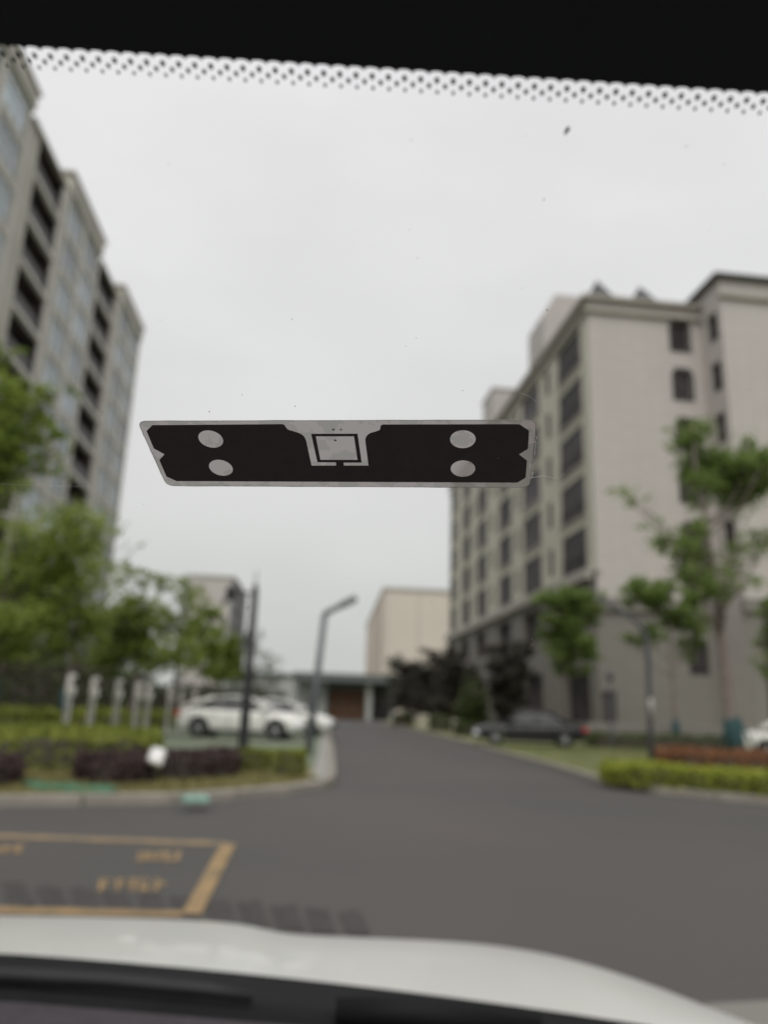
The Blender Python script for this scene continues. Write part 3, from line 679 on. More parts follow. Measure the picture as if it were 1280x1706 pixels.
b2 = at(657, 1204, 80); tree('broadleaf_tree', 'pale sapling at the far end of the right kerb row', None, b2, 1.4, 0.08, blob_px([(662,1105,14,14),(655,1130,14,16),(664,1155,16,16)],80,b2), 0.25, 2200, leafGrey, seed=51)
# stakes round the two staked trees
def stakes(base, h, label, k0):
    for k in range(3):
        a = k*2.09 + k0; o = MB().tube([(math.cos(a)*0.75,math.sin(a)*0.75,0.05),(math.cos(a)*0.1,math.sin(a)*0.1,h)],0.035,7).build('tree_stake', teal_m, None, True)
        o.location = (base[0], base[1], 0.03); tag(o, label[k], 'stake', 'teal tree stakes')
stakes(base, 1.35, ['teal stake leaning from the right against the tall open tree','teal stake leaning from the left behind the tall open tree','teal stake in front of the tall open tree, above the red hedge'], 0.1)

# ------------------------------------------------------------------ hedges and shrubs
def hedge(name, label, cat, poly, z1, n, leaf, mat, z0=0.08, group=None, lump=0.05):
    """clipped planting: twiggy core and a coat of leaves over a polygon (ccw)"""
    cx = sum(p[0] for p in poly)/len(poly); cy = sum(p[1] for p in poly)/len(poly)
    t = thing(name, label, cat, (cx, cy, z0), 0, group); P = [Vector((p[0]-cx, p[1]-cy)) for p in poly]; h = z1-z0
    MB().prism([p*0.95 for p in P], 0, h*0.9).build('twigs', bark, t)
    tri = []; A = []
    for i in range(1, len(P)-1): tri.append((P[0],P[i],P[i+1])); A.append(abs((P[i]-P[0]).cross(P[i+1]-P[0]))/2)
    per = [(P[i], P[(i+1) % len(P)]) for i in range(len(P))]; S = [(b-a).length*h for a, b in per]
    tot = sum(A)+sum(S); pts = []
    for (a,b,c), ar in zip(tri, A):
        for k in range(int(n*ar/tot)):
            u_, v_ = random.random(), random.random()
            if u_+v_ > 1: u_, v_ = 1-u_, 1-v_
            q = a+(b-a)*u_+(c-a)*v_; zz = h + lump*math.sin(q.x*3.1+q.y*1.7)*math.sin(q.y*2.3-q.x)
            pts.append((q.x+random.gauss(0,0.015), q.y+random.gauss(0,0.015), zz+random.gauss(0,leaf*0.35)))
    for (a,b), ar in zip(per, S):
        for k in range(int(n*ar/tot)):
            f = random.random(); q = a.lerp(b, f); o_ = (b-a).normalized(); nn = Vector((o_.y,-o_.x))*random.gauss(0,leaf*0.35)
            pts.append((q.x+nn.x, q.y+nn.y, h*random.random()))
    place('leaves', quads('leaves', leaves_at(np.array(pts), leaf, 0.3), mat), t, kind='stuff'); return t
random.seed(21); rng = np.random.default_rng(21)
hedge('clipped_hedge', 'wide yellow-green clipped hedge behind the dark purple shrubs', 'hedge', [(-14,9.6),(-5.4,12.0),(-4.0,13.6),(-4.4,16.5),(-5.2,18.6),(-15,18.6)], 0.58, 30000, 0.09, leafH2)
def bank(pxs, deep):
    fr = [G(x, y, 0.09) for x, y in pxs]; return [(p.x, p.y) for p in fr] + [(p.x*(1+deep/p.y), p.y+deep) for p in reversed(fr)]
hedge('purple_shrub', 'low purple shrub bank between the green netting and the white floodlight', 'shrub', bank([(125,1302),(165,1309),(215,1309),(250,1304)], 1.3), 0.40, 4500, 0.07, leafPur, group='low purple shrubs on the verge')
hedge('purple_shrub', 'low purple shrub bank between the white floodlight and the black lamp', 'shrub', bank([(272,1300),(330,1300),(392,1295)], 1.3), 0.42, 3500, 0.07, leafPur, group='low purple shrubs on the verge')
hedge('purple_shrub', 'low purple shrub at the left edge of the view', 'shrub', bank([(-200,1330),(-40,1318),(28,1308)], 1.0), 0.36, 4000, 0.07, leafPur, group='low purple shrubs on the verge')
hedge('clipped_bush', 'small cube-shaped green bush beside the pale concrete strip', 'bush', [(-1.62,13.0),(-1.18,13.0),(-1.16,13.5),(-1.64,13.5)], 0.48, 2200, 0.055, leafH2)
hedge('clipped_bush', 'small green bush at the foot of the black lamp post', 'bush', [(-2.35,13.9),(-1.95,13.9),(-1.85,14.4),(-2.3,14.6)], 0.42, 1800, 0.055, leafH2)
hedge('clipped_hedge', 'bright yellow-green clipped hedge along the right kerb', 'hedge', [(4.05,14.4),(4.5,13.62),(6.0,12.25),(9.65,10.35),(10.3,11.7),(6.8,13.5),(5.1,15.1),(4.4,15.4)], 0.38, 20000, 0.07, leafH)
hedge('red_hedge', 'red-brown clipped hedge behind the bright yellow-green one', 'hedge', [(5.9,16.2),(12.5,13.6),(13.5,16.8),(6.3,18.3)], 0.56, 22000, 0.08, leafRed)
hedge('low_hedge', 'dark green low hedge at the foot of the beige end wall', 'hedge', [(8.6,31.6),(15.5,31.0),(15.5,32.2),(8.6,32.8)], 0.6, 5000, 0.11, leafD)
hedge('low_hedge', 'low green hedge behind the charging posts and left tree trunks', 'hedge', [(-16,21),(-9.4,21),(-10.0,50),(-17,50)], 0.7, 10000, 0.2, leafH2)
hedge('shrubbery', 'tall dark shrub belt along the base of the grey apartment block', 'shrubs', [(-18.6,22),(-16.4,22),(-18.5,66),(-21.3,66)], 3.2, 9000, 0.3, leafD, lump=0.5)
hedge('shrubbery', 'dark shrub belt beyond the parking strip behind the charging posts', 'shrubs', [(-22,74),(-10.5,72),(-11.0,75),(-22,77)], 2.6, 5000, 0.3, leafGrey, lump=0.4)
for i, (px, py, Y, s, lab) in enumerate(((672,1207,68,0.9,'small dark bush at the far end of the right kerb'),(735,1213,52,0.8,'dark bush between the two white planters'),(775,1222,42,0.6,'low dark bush by the nose of the black sedan'),(815,1225,38,0.5,'dark bush under the narrow purple tree'))):
    c = at(px, py, Y); q = [(c.x+math.cos(a*1.047)*s, c.y+math.sin(a*1.047)*s) for a in range(6)]
    hedge('bush', lab, 'bush', q, 0.08+s*1.1, 1500, 0.13, leafD, group='dark bushes along the right kerb')
# low garden wall by the end wall
gw = MB().bbox(0,7.2,0,0.22,0,0.95,0.03).build('garden_wall', stone_m); gw.location = (8.9, 33.6, 0.08); gw.rotation_euler = (0,0,R(1)); tag(gw, 'low grey garden wall behind the dark hedge on the right', 'wall')

# ------------------------------------------------------------------ street furniture
# black lamp post, left
bp = G(402, 1290, 0.09); bp = Vector((-2.36, 14.3, 0.09)); tp_ = at(427, 985, 14.3)
lp = thing('lamp_post', 'black lamp post with a hanging lantern, in front of the white car', 'lamp post', bp)
hh = tp_.z-bp.z
MB().lathe([(0.13,0),(0.13,0.08),(0.105,0.14),(0.095,0.5),(0.08,hh*0.5),(0.066,hh)],12).build('pole', black_iron, lp, True)
MB().lathe([(0.085,1.18),(0.1,1.22),(0.085,1.30)],12).build('collar', black_iron, lp, True)
MB().lathe([(0.055,hh),(0.06,hh+0.06),(0.035,hh+0.12),(0.012,hh+0.16),(0.012,hh+0.38)],12).build('finial', black_iron, lp, True)
MB().tube([(0,0,hh-0.06),(-0.25,0,hh-0.02),(-0.42,0,hh-0.04)],0.018,8).build('arm', black_iron, lp, True)
ln = MB().lathe([(0.05,hh+0.08),(0.085,hh+0.02),(0.085,hh-0.1),(0.05,hh-0.2)],10,Matrix.Translation((-0.46,0,0))).build('lantern', black_iron, lp, True)
MB().lathe([(0.045,hh-0.203),(0.04,hh-0.23)],10,Matrix.Translation((-0.46,0,0))).build('lens', lens_m, ln, True)
# grey street lamp with angled arm
gpz = at(540, 1025, 19.4); gb = Vector((-1.62, 19.4, 0.09))
lp = thing('street_lamp', 'grey street lamp with a long arm angled up over the road', 'street lamp', gb)
hz = gpz.z - gb.z; tip = at(594, 996, 19.4) - gb; bend = at(541, 1022, 19.4) - gb
MB().box(-0.14,0.14,-0.14,0.14,0,0.04).build('base_plate', grey_iron, lp)
MB().tube([(0,0,0.04),(bend.x*0.5,0,bend.z*0.5),(bend.x,0,bend.z-0.05)],[0.095,0.09,0.08],10).build('pole', grey_iron, lp, True)
MB().tube([(bend.x,0,bend.z-0.08),(bend.x+0.03,0,bend.z+0.01),(tip.x*0.55+bend.x*0.45,0,bend.z+(tip.z-bend.z)*0.55)],[0.082,0.08,0.07],10).build('arm', grey_iron, lp, True)
a = Vector((tip.x*0.5+bend.x*0.5,0,bend.z+(tip.z-bend.z)*0.5)); b = Vector((tip.x,0,tip.z)); ang = math.atan2(b.z-a.z, b.x-a.x)
Mh = Matrix.Translation(a) @ Matrix.Rotation(-ang, 4, 'Y')
hd = MB().bbox(0,(b-a).length,-0.12,0.12,-0.075,0.075,0.02,0,Mh).build('lamp_head', grey_iron, lp)
MB().box(0.06,(b-a).length-0.04,-0.1,0.1,-0.09,-0.078,0,Mh).build('lens', lens_m, hd)
MB().box(-0.09,0.09,-0.1,-0.06,1.0,1.35).build('service_box', slate_iron, lp)
# dark lamp with curved arm, right
rbse = at(1086, 1270, 16.0); rbse = Vector((rbse.x, 16.0, 0.09))
lp = thing('street_lamp', 'slate street lamp with a curved arm rising from the yellow-green hedge', 'street lamp', rbse)
pts = [at(x, y, 16.0) - rbse for x, y in ((1080,1075),(1075,1052),(1062,1036),(1045,1024),(1028,1014))]
MB().tube([(0,0,0),(pts[0].x*0.5,0,pts[0].z*0.5)] + [(p.x,0,p.z) for p in pts],[0.062,0.058,0.054,0.05,0.046,0.042,0.04],10).build('pole', slate_iron, lp, True)
p = pts[-1]; Mh = Matrix.Translation((p.x,0,p.z)) @ Matrix.Rotation(R(28), 4, 'Y')
hd = MB().bbox(-0.42,0.02,-0.09,0.09,-0.045,0.045,0.018,0,Mh).build('lamp_head', slate_iron, lp); MB().box(-0.38,-0.05,-0.07,0.07,-0.057,-0.047,0,Mh).build('lens', lens_m, hd)
zl = at(1081,1180,16.0).z - 0.09
MB().tube([(pts[0].x*0.62,0,zl-0.2),(pts[0].x*0.66,0,zl+0.2)],0.06,10).build('paper_notice', cornice_m, lp, True)
# thin pole lamp further back
tb_ = at(1021, 1232, 31.0); z1 = at(1024,1122,31.0).z
lp = thing('lamp_post', 'thin dark lantern post standing against the end wall left of the curved lamp', 'lamp post', (tb_.x, 31.0, 0.08))
MB().lathe([(0.07,0),(0.05,0.1),(0.045,z1-0.35)],8).build('pole', slate_iron, lp, True)
MB().lathe([(0.06,z1-0.35),(0.14,z1-0.3),(0.15,z1-0.1),(0.05,z1)],8).build('lantern', slate_iron, lp, True)
# charging posts
cp = thing('charging_post', '', 'charging post', (0,0,0.09), 0, 'white charging posts in a row behind the hedge')
MB().box(-0.13,0.13,-0.1,0.1,0,0.04).build('base_plate', grey_iron, cp)
MB().bbox(-0.055,0.055,-0.05,0.05,0.04,1.18,0.015).build('post', white_plastic, cp)
hdm = MB().bbox(-0.075,0.13,-0.08,0.08,1.183,1.68,0.03).build('head', white_plastic, cp)
MB().box(0.132,0.137,-0.06,0.06,1.42,1.6).build('screen', pane_dark, hdm)
MB().bbox(0.1,0.21,-0.14,-0.112,1.2,1.38,0.01).build('plug_holder', cream_plastic, hdm)
MB().tube([(0.15,-0.13,1.2),(0.22,-0.16,0.7),(0.12,-0.1,0.45),(0.05,-0.08,1.0)],0.014,6).build('cable', trim_m, cp, True)
labs = ['first white charging post from the left, behind the clipped hedge','second white charging post from the left, behind the clipped hedge','third white charging post from the left, behind the clipped hedge','fourth white charging post from the left, one of a close pair','fifth white charging post from the left, one of a close pair','white charging post just left of the nearest white car tail']+['small far charging post showing above the tail of the nearest white car','furthest and smallest charging post, above the roof of the nearest white car']
spots = []
for px, Y in ((112,19.0),(152,20.6),(193,22.0),(227,23.6),(245,25.0),(281,28.5),(300,33),(322,38)):
    q = at(px, 1180, Y); spots.append((q.x, Y))
for i, (x, y) in enumerate(spots):
    o = cp if i == 0 else copy_tree(cp)
    o.location = (x, y, 0.09); o.rotation_euler = (0,0,random.uniform(-0.15,0.15)-0.5); o['label'] = labs[i]
# white floodlight on a spike
fl = at(261, 1260, 11.3)
t = thing('floodlight', 'white garden floodlight on a short stake before the purple shrubs', 'floodlight', (fl.x, 11.3, 0.09), R(12))
zc = fl.z-0.09
MB().tube([(0,0,0),(0,0,zc-0.12)],0.03,8).build('stake', black_iron, t, True)
Mf = Matrix.Translation((0,0,zc)) @ Matrix.Rotation(R(14),4,'Y') @ Matrix.Rotation(R(-32), 4, 'X')
MB().bbox(-0.11,0.11,-0.05,0.05,-0.125,0.125,0.04,0,Mf).build('housing', white_plastic, t)
MB().box(-0.075,0.075,-0.06,-0.052,-0.09,0.09,0,Mf).build('lens', lens_m, t)
MB().tube([(-0.18,0,-0.02),(-0.17,0,-0.15),(0,0,-0.19),(0.17,0,-0.15),(0.18,0,-0.02)],0.012,6).build('bracket', black_iron, t, True).location = (0,0,zc)
# green netting lying on the verge
gn = MB(); c4 = [G(36,1298,0.14),G(206,1307,0.14),G(180,1322,0.125),G(48,1311,0.125)]; nn = 14
vs = []
for i in range(nn+1):
    for j in range(5):
        p = c4[0].lerp(c4[1], i/nn).lerp(c4[3].lerp(c4[2], i/nn), j/4); p.z += 0.016*math.sin(i*1.9+j)*math.cos(j*1.7+i*0.6) - 0.03*(j == 4) - 0.03*(j == 0); vs.append(p)
gn.add(vs, [(i*5+j,(i+1)*5+j,(i+1)*5+j+1,i*5+j+1) for i in range(nn) for j in range(4)])
o = gn.build('green_netting', green_net, None, True); tag(o, 'bright green netting spread over the verge grass', 'netting')
md = o.modifiers.new('thick', 'SOLIDIFY'); md.thickness = 0.006
# mint lid by the kerb
c = G(326,1331,0.12)
t = thing('utility_cover', 'pale mint plastic cover on the grass by the left kerb', 'cover', (c.x, c.y, 0.09), R(24))
MB().bbox(-0.15,0.15,-0.13,0.13,0,0.07,0.03).build('lid', mint_m, t); MB().bbox(-0.06,0.06,-0.02,0.02,0.06,0.08,0.006).build('handle', mint_m, t)
# white planters
for px, py, Y, lab in ((706,1206,60,'far white stone planter under the purple trees'),(763,1211,46,'nearer white stone planter under the purple trees')):
    c = at(px, py, Y); t = thing('planter', lab, 'planter', (c.x, Y, 0.09), 0, 'white planters by the right kerb'); s = Y/46
    MB().bbox(-0.32*s,0.32*s,-0.32*s,0.32*s,0,0.75*s,0.05).build('pot', cream_plastic, t)
    MB().box(-0.26*s,0.26*s,-0.26*s,0.26*s,0.75*s+0.003,0.78*s).build('soil', bark, t)

# ------------------------------------------------------------------ parked cars (x forward)
def loft(st, close=True):
    n = len(st[0]); vs = [p for s in st for p in s]; fs = []
    for i in range(len(st)-1):
        for k in range(n): j = (k+1) % n; fs.append((i*n+k, i*n+j, (i+1)*n+j, (i+1)*n+k))
    fs.append(tuple(reversed(range(n)))); fs.append(tuple(range((len(st)-1)*n, len(st)*n)))
    b = MB(); b.add(vs, fs); return b
def car(name, label, loc, rz, paint, L, wid, body, roof, wheels, wr=0.33, group='cars parked on the grass', hand=True):
    """body: (x, bottom z, top z, half-width factor); roof: (windscreen base x, top x, rear top x, rear base x, belt z, roof z)"""
    t = thing(name, label, 'car', loc, rz, group); w = wid/2; st = []
    for (x, zb, zt, k) in body:
        ww = w*k; zm = zb+(zt-zb)*0.55
        half = [(ww*0.82, zb),(ww*0.97, zb+0.10),(ww, zm),(ww*0.975, zt-0.14),(ww*0.86, zt-0.02)]
        ring = [(x,-y,z) for y, z in half] + [(x,0,zt+0.015)] + [(x,y,z) for y, z in reversed(half)] + [(x,0,zb)]
        st.append(ring)
    o = loft(st).build('body', [paint, trim_m], None)
    sub = o.modifiers.new('s', 'SUBSURF'); sub.levels = 2; sub.render_levels = 2
    cut = MB()
    for x in wheels:
        cut.lathe([(wr+0.055,-1.2),(wr+0.055,1.2)],28,Matrix.Translation((x,0,wr)) @ Matrix.Rotation(R(90),4,'X'))
    co = cut.build('cutter', trim_m)
    bo = o.modifiers.new('b', 'BOOLEAN'); bo.operation = 'DIFFERENCE'; bo.object = co; bo.solver = 'EXACT'
    dg = bpy.context.evaluated_depsgraph_get(); me = bpy.data.meshes.new_from_object(o.evaluated_get(dg))
    bpy.data.objects.remove(o); bpy.data.objects.remove(co); me.name = 'body'
    me.polygons.foreach_set('use_smooth', [True]*len(me.polygons)); me.update()
    place('body', me, t)
    try: me.set_sharp_from_angle(angle=R(40))
    except Exception: pass
    xa, xb, xc, xd, zb, zr = roof
    def sec(x, z, k0, k1): return [(x,-w*k0,zb-0.05),(x,-w*k0,zb+0.0),(x,-w*k1,z-0.05 if z > zb+0.1 else z),(x,-w*(k1-0.1),z),(x,0,z+0.025),(x,w*(k1-0.1),z),(x,w*k1,z-0.05 if z > zb+0.1 else z),(x,w*k0,zb),(x,w*k0,zb-0.05)]
    xm = (xb+xc)/2
    cabin = [sec(xa,zb+0.01,0.8,0.8),sec(xb,zr-0.06,0.87,0.68),sec(xm,zr,0.88,0.69),sec(xc,zr-0.05,0.87,0.67),sec(xd,zb+0.01,0.78,0.74)]
    loft(cabin).build('windows', car_glass, t, False)
    # roof shell and pillars in body paint
    rs = []
    for x, z, k in ((xb+0.12,zr-0.075,0.60),(xb-0.1,zr-0.03,0.66),(xm,zr+0.01,0.675),(xc+0.1,zr-0.025,0.655),(xc-0.12,zr-0.085,0.60)):
        rs.append([(x,-w*(k+0.03),z-0.055),(x,-w*k,z+0.002),(x,-w*k*0.55,z+0.03),(x,0,z+0.04),(x,w*k*0.55,z+0.03),(x,w*k,z+0.002),(x,w*(k+0.03),z-0.055)])
    r_ = loft(rs).build('roof', paint, t, True)
    for s in (-1, 1):
        MB().tube([(xa,s*w*0.81,zb),(xb,s*w*0.68,zr-0.07)],0.045,6).build('pillar', paint, t, True)
        MB().tube([(xm,s*w*0.885,zb),(xm,s*w*0.695,zr-0.05)],0.035,6).build('pillar', trim_m, t, True)
        MB().tube([(xd+0.1,s*w*0.8,zb),(xc,s*w*0.67,zr-0.06)],0.085,6).build('pillar', paint, t, True)
        MB().tube([(xb,s*w*0.69,zr-0.06),(xm,s*w*0.70,zr-0.01),(xc,s*w*0.68,zr-0.06)],0.03,6).build('roof_rail', paint, t, True)
        MB().bbox(xa-0.45,xa-0.22,s*w*1.08-0.09,s*w*1.08+0.06,zb-0.02,zb+0.14,0.03).build('wing_mirror', paint, t)
        for x in (xm+0.35, xm-0.65): MB().bbox(x,x+0.2,s*w*1.0-0.02,s*w*1.0+0.02,zb-0.2,zb-0.165,0.006).build('door_handle', rim_m if paint is paint_white else trim_m, t)
        for x in (xa-0.25, xm+0.02, xd+0.55): MB().box(x-0.006,x+0.006,s*w*1.003-0.006,s*w*1.003+0.006,0.33,zb-0.1).build('door_seam', trim_m, t)
        MB().box(wheels[1]+wr+0.1,wheels[0]-wr-0.1,s*w*0.985-0.02,s*w*0.985+0.02,0.2,0.3).build('side_skirt', trim_m, t)
        f = body[-1][0]; r0_ = body[0][0]
        MB().bbox(f-0.34,f-0.03,s*w*0.7-0.2,s*w*0.7+0.17,body[-2][2]-0.26,body[-2][2]-0.12,0.03).build('headlight', head_m, t)
        MB().bbox(r0_+0.0,r0_+0.26,s*w*0.72-0.2,s*w*0.72+0.18,body[1][2]-0.27,body[1][2]-0.13,0.03).build('tail_light', tail_m, t)
        for x in wheels:
            M = Matrix.Translation((x,s*(w-0.13),wr)) @ Matrix.Rotation(R(-90*s),4,'X')
            wh = MB().lathe([(wr*0.62,-0.1),(wr*0.94,-0.105),(wr,-0.07),(wr,0.07),(wr*0.94,0.105),(wr*0.66,0.1)],24,M).build('wheel', tyre_m, t, True)
            rm_ = MB(); rm_.lathe([(wr*0.66,0.085),(wr*0.64,0.098),(wr*0.58,0.1),(wr*0.56,0.06)],24,M)
            for q in range(5): rm_.box(-0.03,0.03,0.02,wr*0.6,0.103,0.118,0,M @ Matrix.Rotation(q*1.2566,4,'Z'))
            rm_.lathe([(0.06,0.1),(0.055,0.125),(0.02,0.13)],12,M); rm_.build('rim', rim_m, wh)
    t.scale = (0.93,0.95,0.94) if paint is paint_white else (0.9,0.95,0.92)
    f = body[-1][0]; r0_ = body[0][0]
    MB().bbox(f-0.06,f+0.012,-w*0.45,w*0.45,0.42,0.6,0.02).build('grille', trim_m, t)
    MB().box(f+0.014,f+0.02,-0.22,0.22,0.36,0.41).build('number_plate', plate_m, t)
    MB().box(r0_-0.012,r0_-0.004,-0.22,0.22,0.62,0.74).build('number_plate', plate_m, t)
    return t
suv = [(-2.42,0.42,0.90,0.74),(-2.3,0.30,1.05,0.9),(-1.9,0.24,1.10,0.98),(-1.2,0.22,1.09,1.0),(0,0.21,1.07,1.0),(0.9,0.21,1.05,1.0),(1.5,0.22,1.0,0.98),(2.1,0.26,0.88,0.93),(2.36,0.34,0.74,0.82),(2.46,0.42,0.66,0.7)]
sedan = [(-2.36,0.42,0.80,0.74),(-2.25,0.30,0.95,0.9),(-1.8,0.23,0.99,0.98),(-1.2,0.21,0.97,1.0),(0,0.2,0.93,1.0),(0.9,0.2,0.92,1.0),(1.5,0.21,0.88,0.98),(2.05,0.25,0.79,0.93),(2.3,0.33,0.69,0.82),(2.38,0.4,0.62,0.7)]
car('white_car', 'white crossover parked side-on behind the black lamp post', (at(405,1200,28).x,28,0.09), R(-5), paint_white, 4.9, 1.86, suv, (1.3,0.35,-1.0,-2.28,1.05,1.50), (1.45,-1.42), 0.36)
car('white_car', 'white car mostly hidden behind the white crossover', (at(468,1190,33).x,33,0.09), R(-5), paint_white, 4.9, 1.86, suv, (1.3,0.35,-1.0,-2.28,1.05,1.50), (1.45,-1.42), 0.36)
car('black_car', 'black sedan parked side-on under the bushy tree on the right', (at(882,1210,30.5).x,30.5,0.09), R(172), paint_black, 4.8, 1.84, sedan, (1.1,0.3,-0.85,-1.75,0.94,1.44), (1.42,-1.4), 0.33)
car('white_car', 'white car cut off by the right edge behind the red hedge', (at(1236,1220,25.5).x+2.2,25.5,0.09), R(-22), paint_white, 4.8, 1.84, sedan, (1.1,0.3,-0.85,-1.75,0.94,1.44), (1.42,-1.4), 0.33)

# ------------------------------------------------------------------ the car the photograph is taken from
me_car = thing('white_car', 'white car seen from inside through its windscreen, bonnet along the bottom', 'car', (0,0,0), 0)
hp = Vector((0,0,0))
# windscreen plane: down-glass and across-glass directions, 0.2 m before the camera
D1 = Vector((0.1003,0.9072,-0.4086)).normalized(); D2 = Vector((0.99543,-0.09546,0.00389)); D2 = (D2 - D1*D2.dot(D1)).normalized()
NG = D1.cross(D2).normalized()
GO = Vector((0,0,EYE)) + ray(560,750).normalized()*0.2
if NG.dot(Vector((0,0,EYE))-GO) < 0: NG = -NG        # towards the cabin
def GL_(px, py, off=0.0):
    d = ray(px, py); E_ = Vector((0,0,EYE)); t = (GO-E_).dot(NG)/d.dot(NG); p = E_ + d*t
    return p + NG*off
def ab(p): return ((p-GO).dot(D2), (p-GO).dot(D1))
def AB(a, b, off=0.0): return GO + D2*a + D1*b + NG*off
glass_m = bpy.data.materials.new('windscreen_glass'); glass_m.use_nodes = True
t_ = glass_m.node_tree; t_.nodes.remove(t_.nodes['Principled BSDF']); tr = t_.nodes.new('ShaderNodeBsdfTransparent'); tr.inputs[0].default_value = (0.955,0.965,0.955,1); t_.links.new(tr.outputs[0], t_.nodes['Material Output'].inputs[0])
a0, b0 = ab(GL_(0,77)); a1, b1 = ab(GL_(640,116)); a2, b2 = ab(GL_(1280,157))
def edge_b(a):   # lower edge of the solid band, slightly arched
    return b0*(a-a1)*(a-a2)/((a0-a1)*(a0-a2)) + b1*(a-a0)*(a-a2)/((a1-a0)*(a1-a2)) + b2*(a-a0)*(a-a1)/((a2-a0)*(a2-a1))
bmid = edge_b(a1); bot = ab(GL_(300,1640))[1]
gl = MB(); gl.quad(AB(-0.75,bmid-0.2), AB(0.72,bmid-0.2), AB(0.72,bot+0.03), AB(-0.75,bot+0.03))
ws = gl.build('windscreen', glass_m, me_car)
frit_m = pmat('black_frit', (0.034,0.039,0.041), 0.6, 0.1, 20, spec=0.2)
SP = 0.00267
fb = MB(); A0, A1 = -0.2, 0.2; n = int((A1-A0)/SP); OFF = 0.0006
ga = ab(GL_(640,120))[1]-ab(GL_(640,110))[1]     # glass metres per 10 px there
vs = []; fs = []
prev = None
def eb(a): 
    s = (edge_b(min(max(a,a0-0.03),a2+0.03)))
    return s
for i in range(n):
    c = A0 + (i+0.5)*SP
    for k in range(9):
        x = -0.5 + k/8; a = c + x*SP; dip = -ga*0.62*math.sqrt(max(0, 1-(x/0.5)**2))
        vs.append(AB(a, eb(a)+dip+ga*0.12, OFF)); vs.append(AB(a, bmid-0.2, OFF))
m_ = len(vs)//2
for i in range(m_-1): fs.append((2*i, 2*i+1, 2*i+3, 2*i+2))
fb.add(vs, fs); fb.build('frit_band', frit_m, ws)
fd = MB()
for i in range(n):
    for row, (dx, db, rr) in enumerate(((0,1.0,0.00043),(0.5,1.98,0.00037),(0,3.0,0.00028))):
        a = A0 + (i+0.5+dx)*SP; bb = eb(a)+ga*db
        fd.add([AB(a+math.cos(q*0.5236)*rr, bb+math.sin(q*0.5236)*rr*1.25, OFF) for q in range(12)], [tuple(range(12))])
fd.build('frit_dots', frit_m, ws, kind='stuff')
lowf = MB(); 
# specks of dust on the glass
speck_m = pmat('dust_speck', (0.25,0.24,0.22), 0.8, 0.2, 900); spl = pmat('pale_dust_speck', (0.8,0.8,0.78), 0.5, 0)
sp1 = MB(); sp2 = MB(); random.seed(9)
def speck(mb, px, py, r):
    c = GL_(px, py, OFF); q = [random.uniform(0.55,1.2) for _ in range(7)]
    mb.add([c + D2*math.cos(k*0.9)*r*q[k] + D1*math.sin(k*0.9)*r*1.3*q[k] for k in range(7)], [tuple(range(7))])
for px, py, r in ((945,214,0.0005),(942,219,0.0003),(906,330,0.00016),(349,683,0.00018),(492,674,0.00018),(406,1009,0.0003),(413,1011,0.0003),(583,961,0.0002),(720,1000,0.0002),(404,655,0.00014),(415,1009,0.00028)): speck(sp1, px, py, r)
for px, py, r in ((887,1062,0.0004),(886,1071,0.00045),(889,1066,0.00025),(722,1091,0.0003),(912,1025,0.00022),(194,884,0.0002),(91,851,0.00018),(165,690,0.00022),(172,685,0.00016),(912,514,0.0002),(935,792,0.0002),(908,660,0.00015),(420,1090,0.0002),(830,760,0.00012)): speck(sp2, px, py, r)
for k in range(40): speck(sp2 if k % 2 else sp1, random.uniform(0,1280), random.uniform(200,1400), random.uniform(0.00006,0.00013))
def scratch(mb, pxs, r):
    mb.tube([GL_(x, y, OFF) for x, y in pxs], r, 4)
scratch(sp2, [(866,652),(882,657),(896,668),(905,684)], 0.000035); scratch(sp2, [(886,793),(905,790),(925,794)], 0.00004); scratch(sp2, [(0,803),(60,806),(150,808)], 0.000018)
scratch(sp2, [(160,684),(166,690),(165,697)], 0.00004); scratch(sp1, [(905,1024),(940,1022)], 0.00003)
sp1.build('dust_specks', speck_m, ws, kind='stuff'); sp2.build('dust_specks', spl, ws, kind='stuff')

# bonnet: rear edge, rounded field, front lip and wing
cx_ = [(-700,1520),(-400,1519),(-150,1521),(0,1524),(120,1525),(250,1528),(340,1532),(385,1536),(415,1540),(445,1547),(480,1555),(540,1558),(640,1561),(760,1566),(830,1573),(900,1584),(960,1598),(1020,1616),(1075,1635),(1120,1652),(1165,1670),(1210,1688),(1250,1704),(1320,1740)]
rear = lambda x: 1588 + 0.066*x + 0.000042*x*x if x > 0 else 1588 + 0.03*x
vs = []; NR = 9
for px, cy in cx_:
    f = max(0, (px-200))/1100; Yc = 1.98 - 0.55*f*f
    crest = at(px, cy, Yc); rx = px*1.0
    rp = at(rx, max(rear(px), cy+6)+14, 1.13 - 0.02*f)
    nxt = crest - rp
    for k in range(NR):
        s = k/(NR-1); p = rp.lerp(crest, s); p.z += 0.012*math.sin(math.pi*s)
        vs.append(p)
    for dy, dz in ((0.10,-0.045),(0.22,-0.14),(0.28,-0.30),(0.29,-0.45)): vs.append(crest + Vector((0.02*f*dy*10, dy, dz)))
NC = NR+4
bn = MB(); bn.add(vs, [(i*NC+k,(i+1)*NC+k,(i+1)*NC+k+1,i*NC+k+1) for i in range(len(cx_)-1) for k in range(NC-1)])
# wing side below the last column
last = vs[-NC:]; bn.add(last + [p + Vector((0.06,0,-0.5)) for p in last], [(k,NC+k,NC+k+1,k+1) for k in range(NC-1)])
bo = bn.build('bonnet', pmat('bonnet_paint', (0.70, 0.70, 0.67), 0.3, 0.05, 3, coat=0.3, spec=0.3), me_car, True)
s_ = bo.modifiers.new('smooth', 'SUBSURF'); s_.levels = 1; s_.render_levels = 2
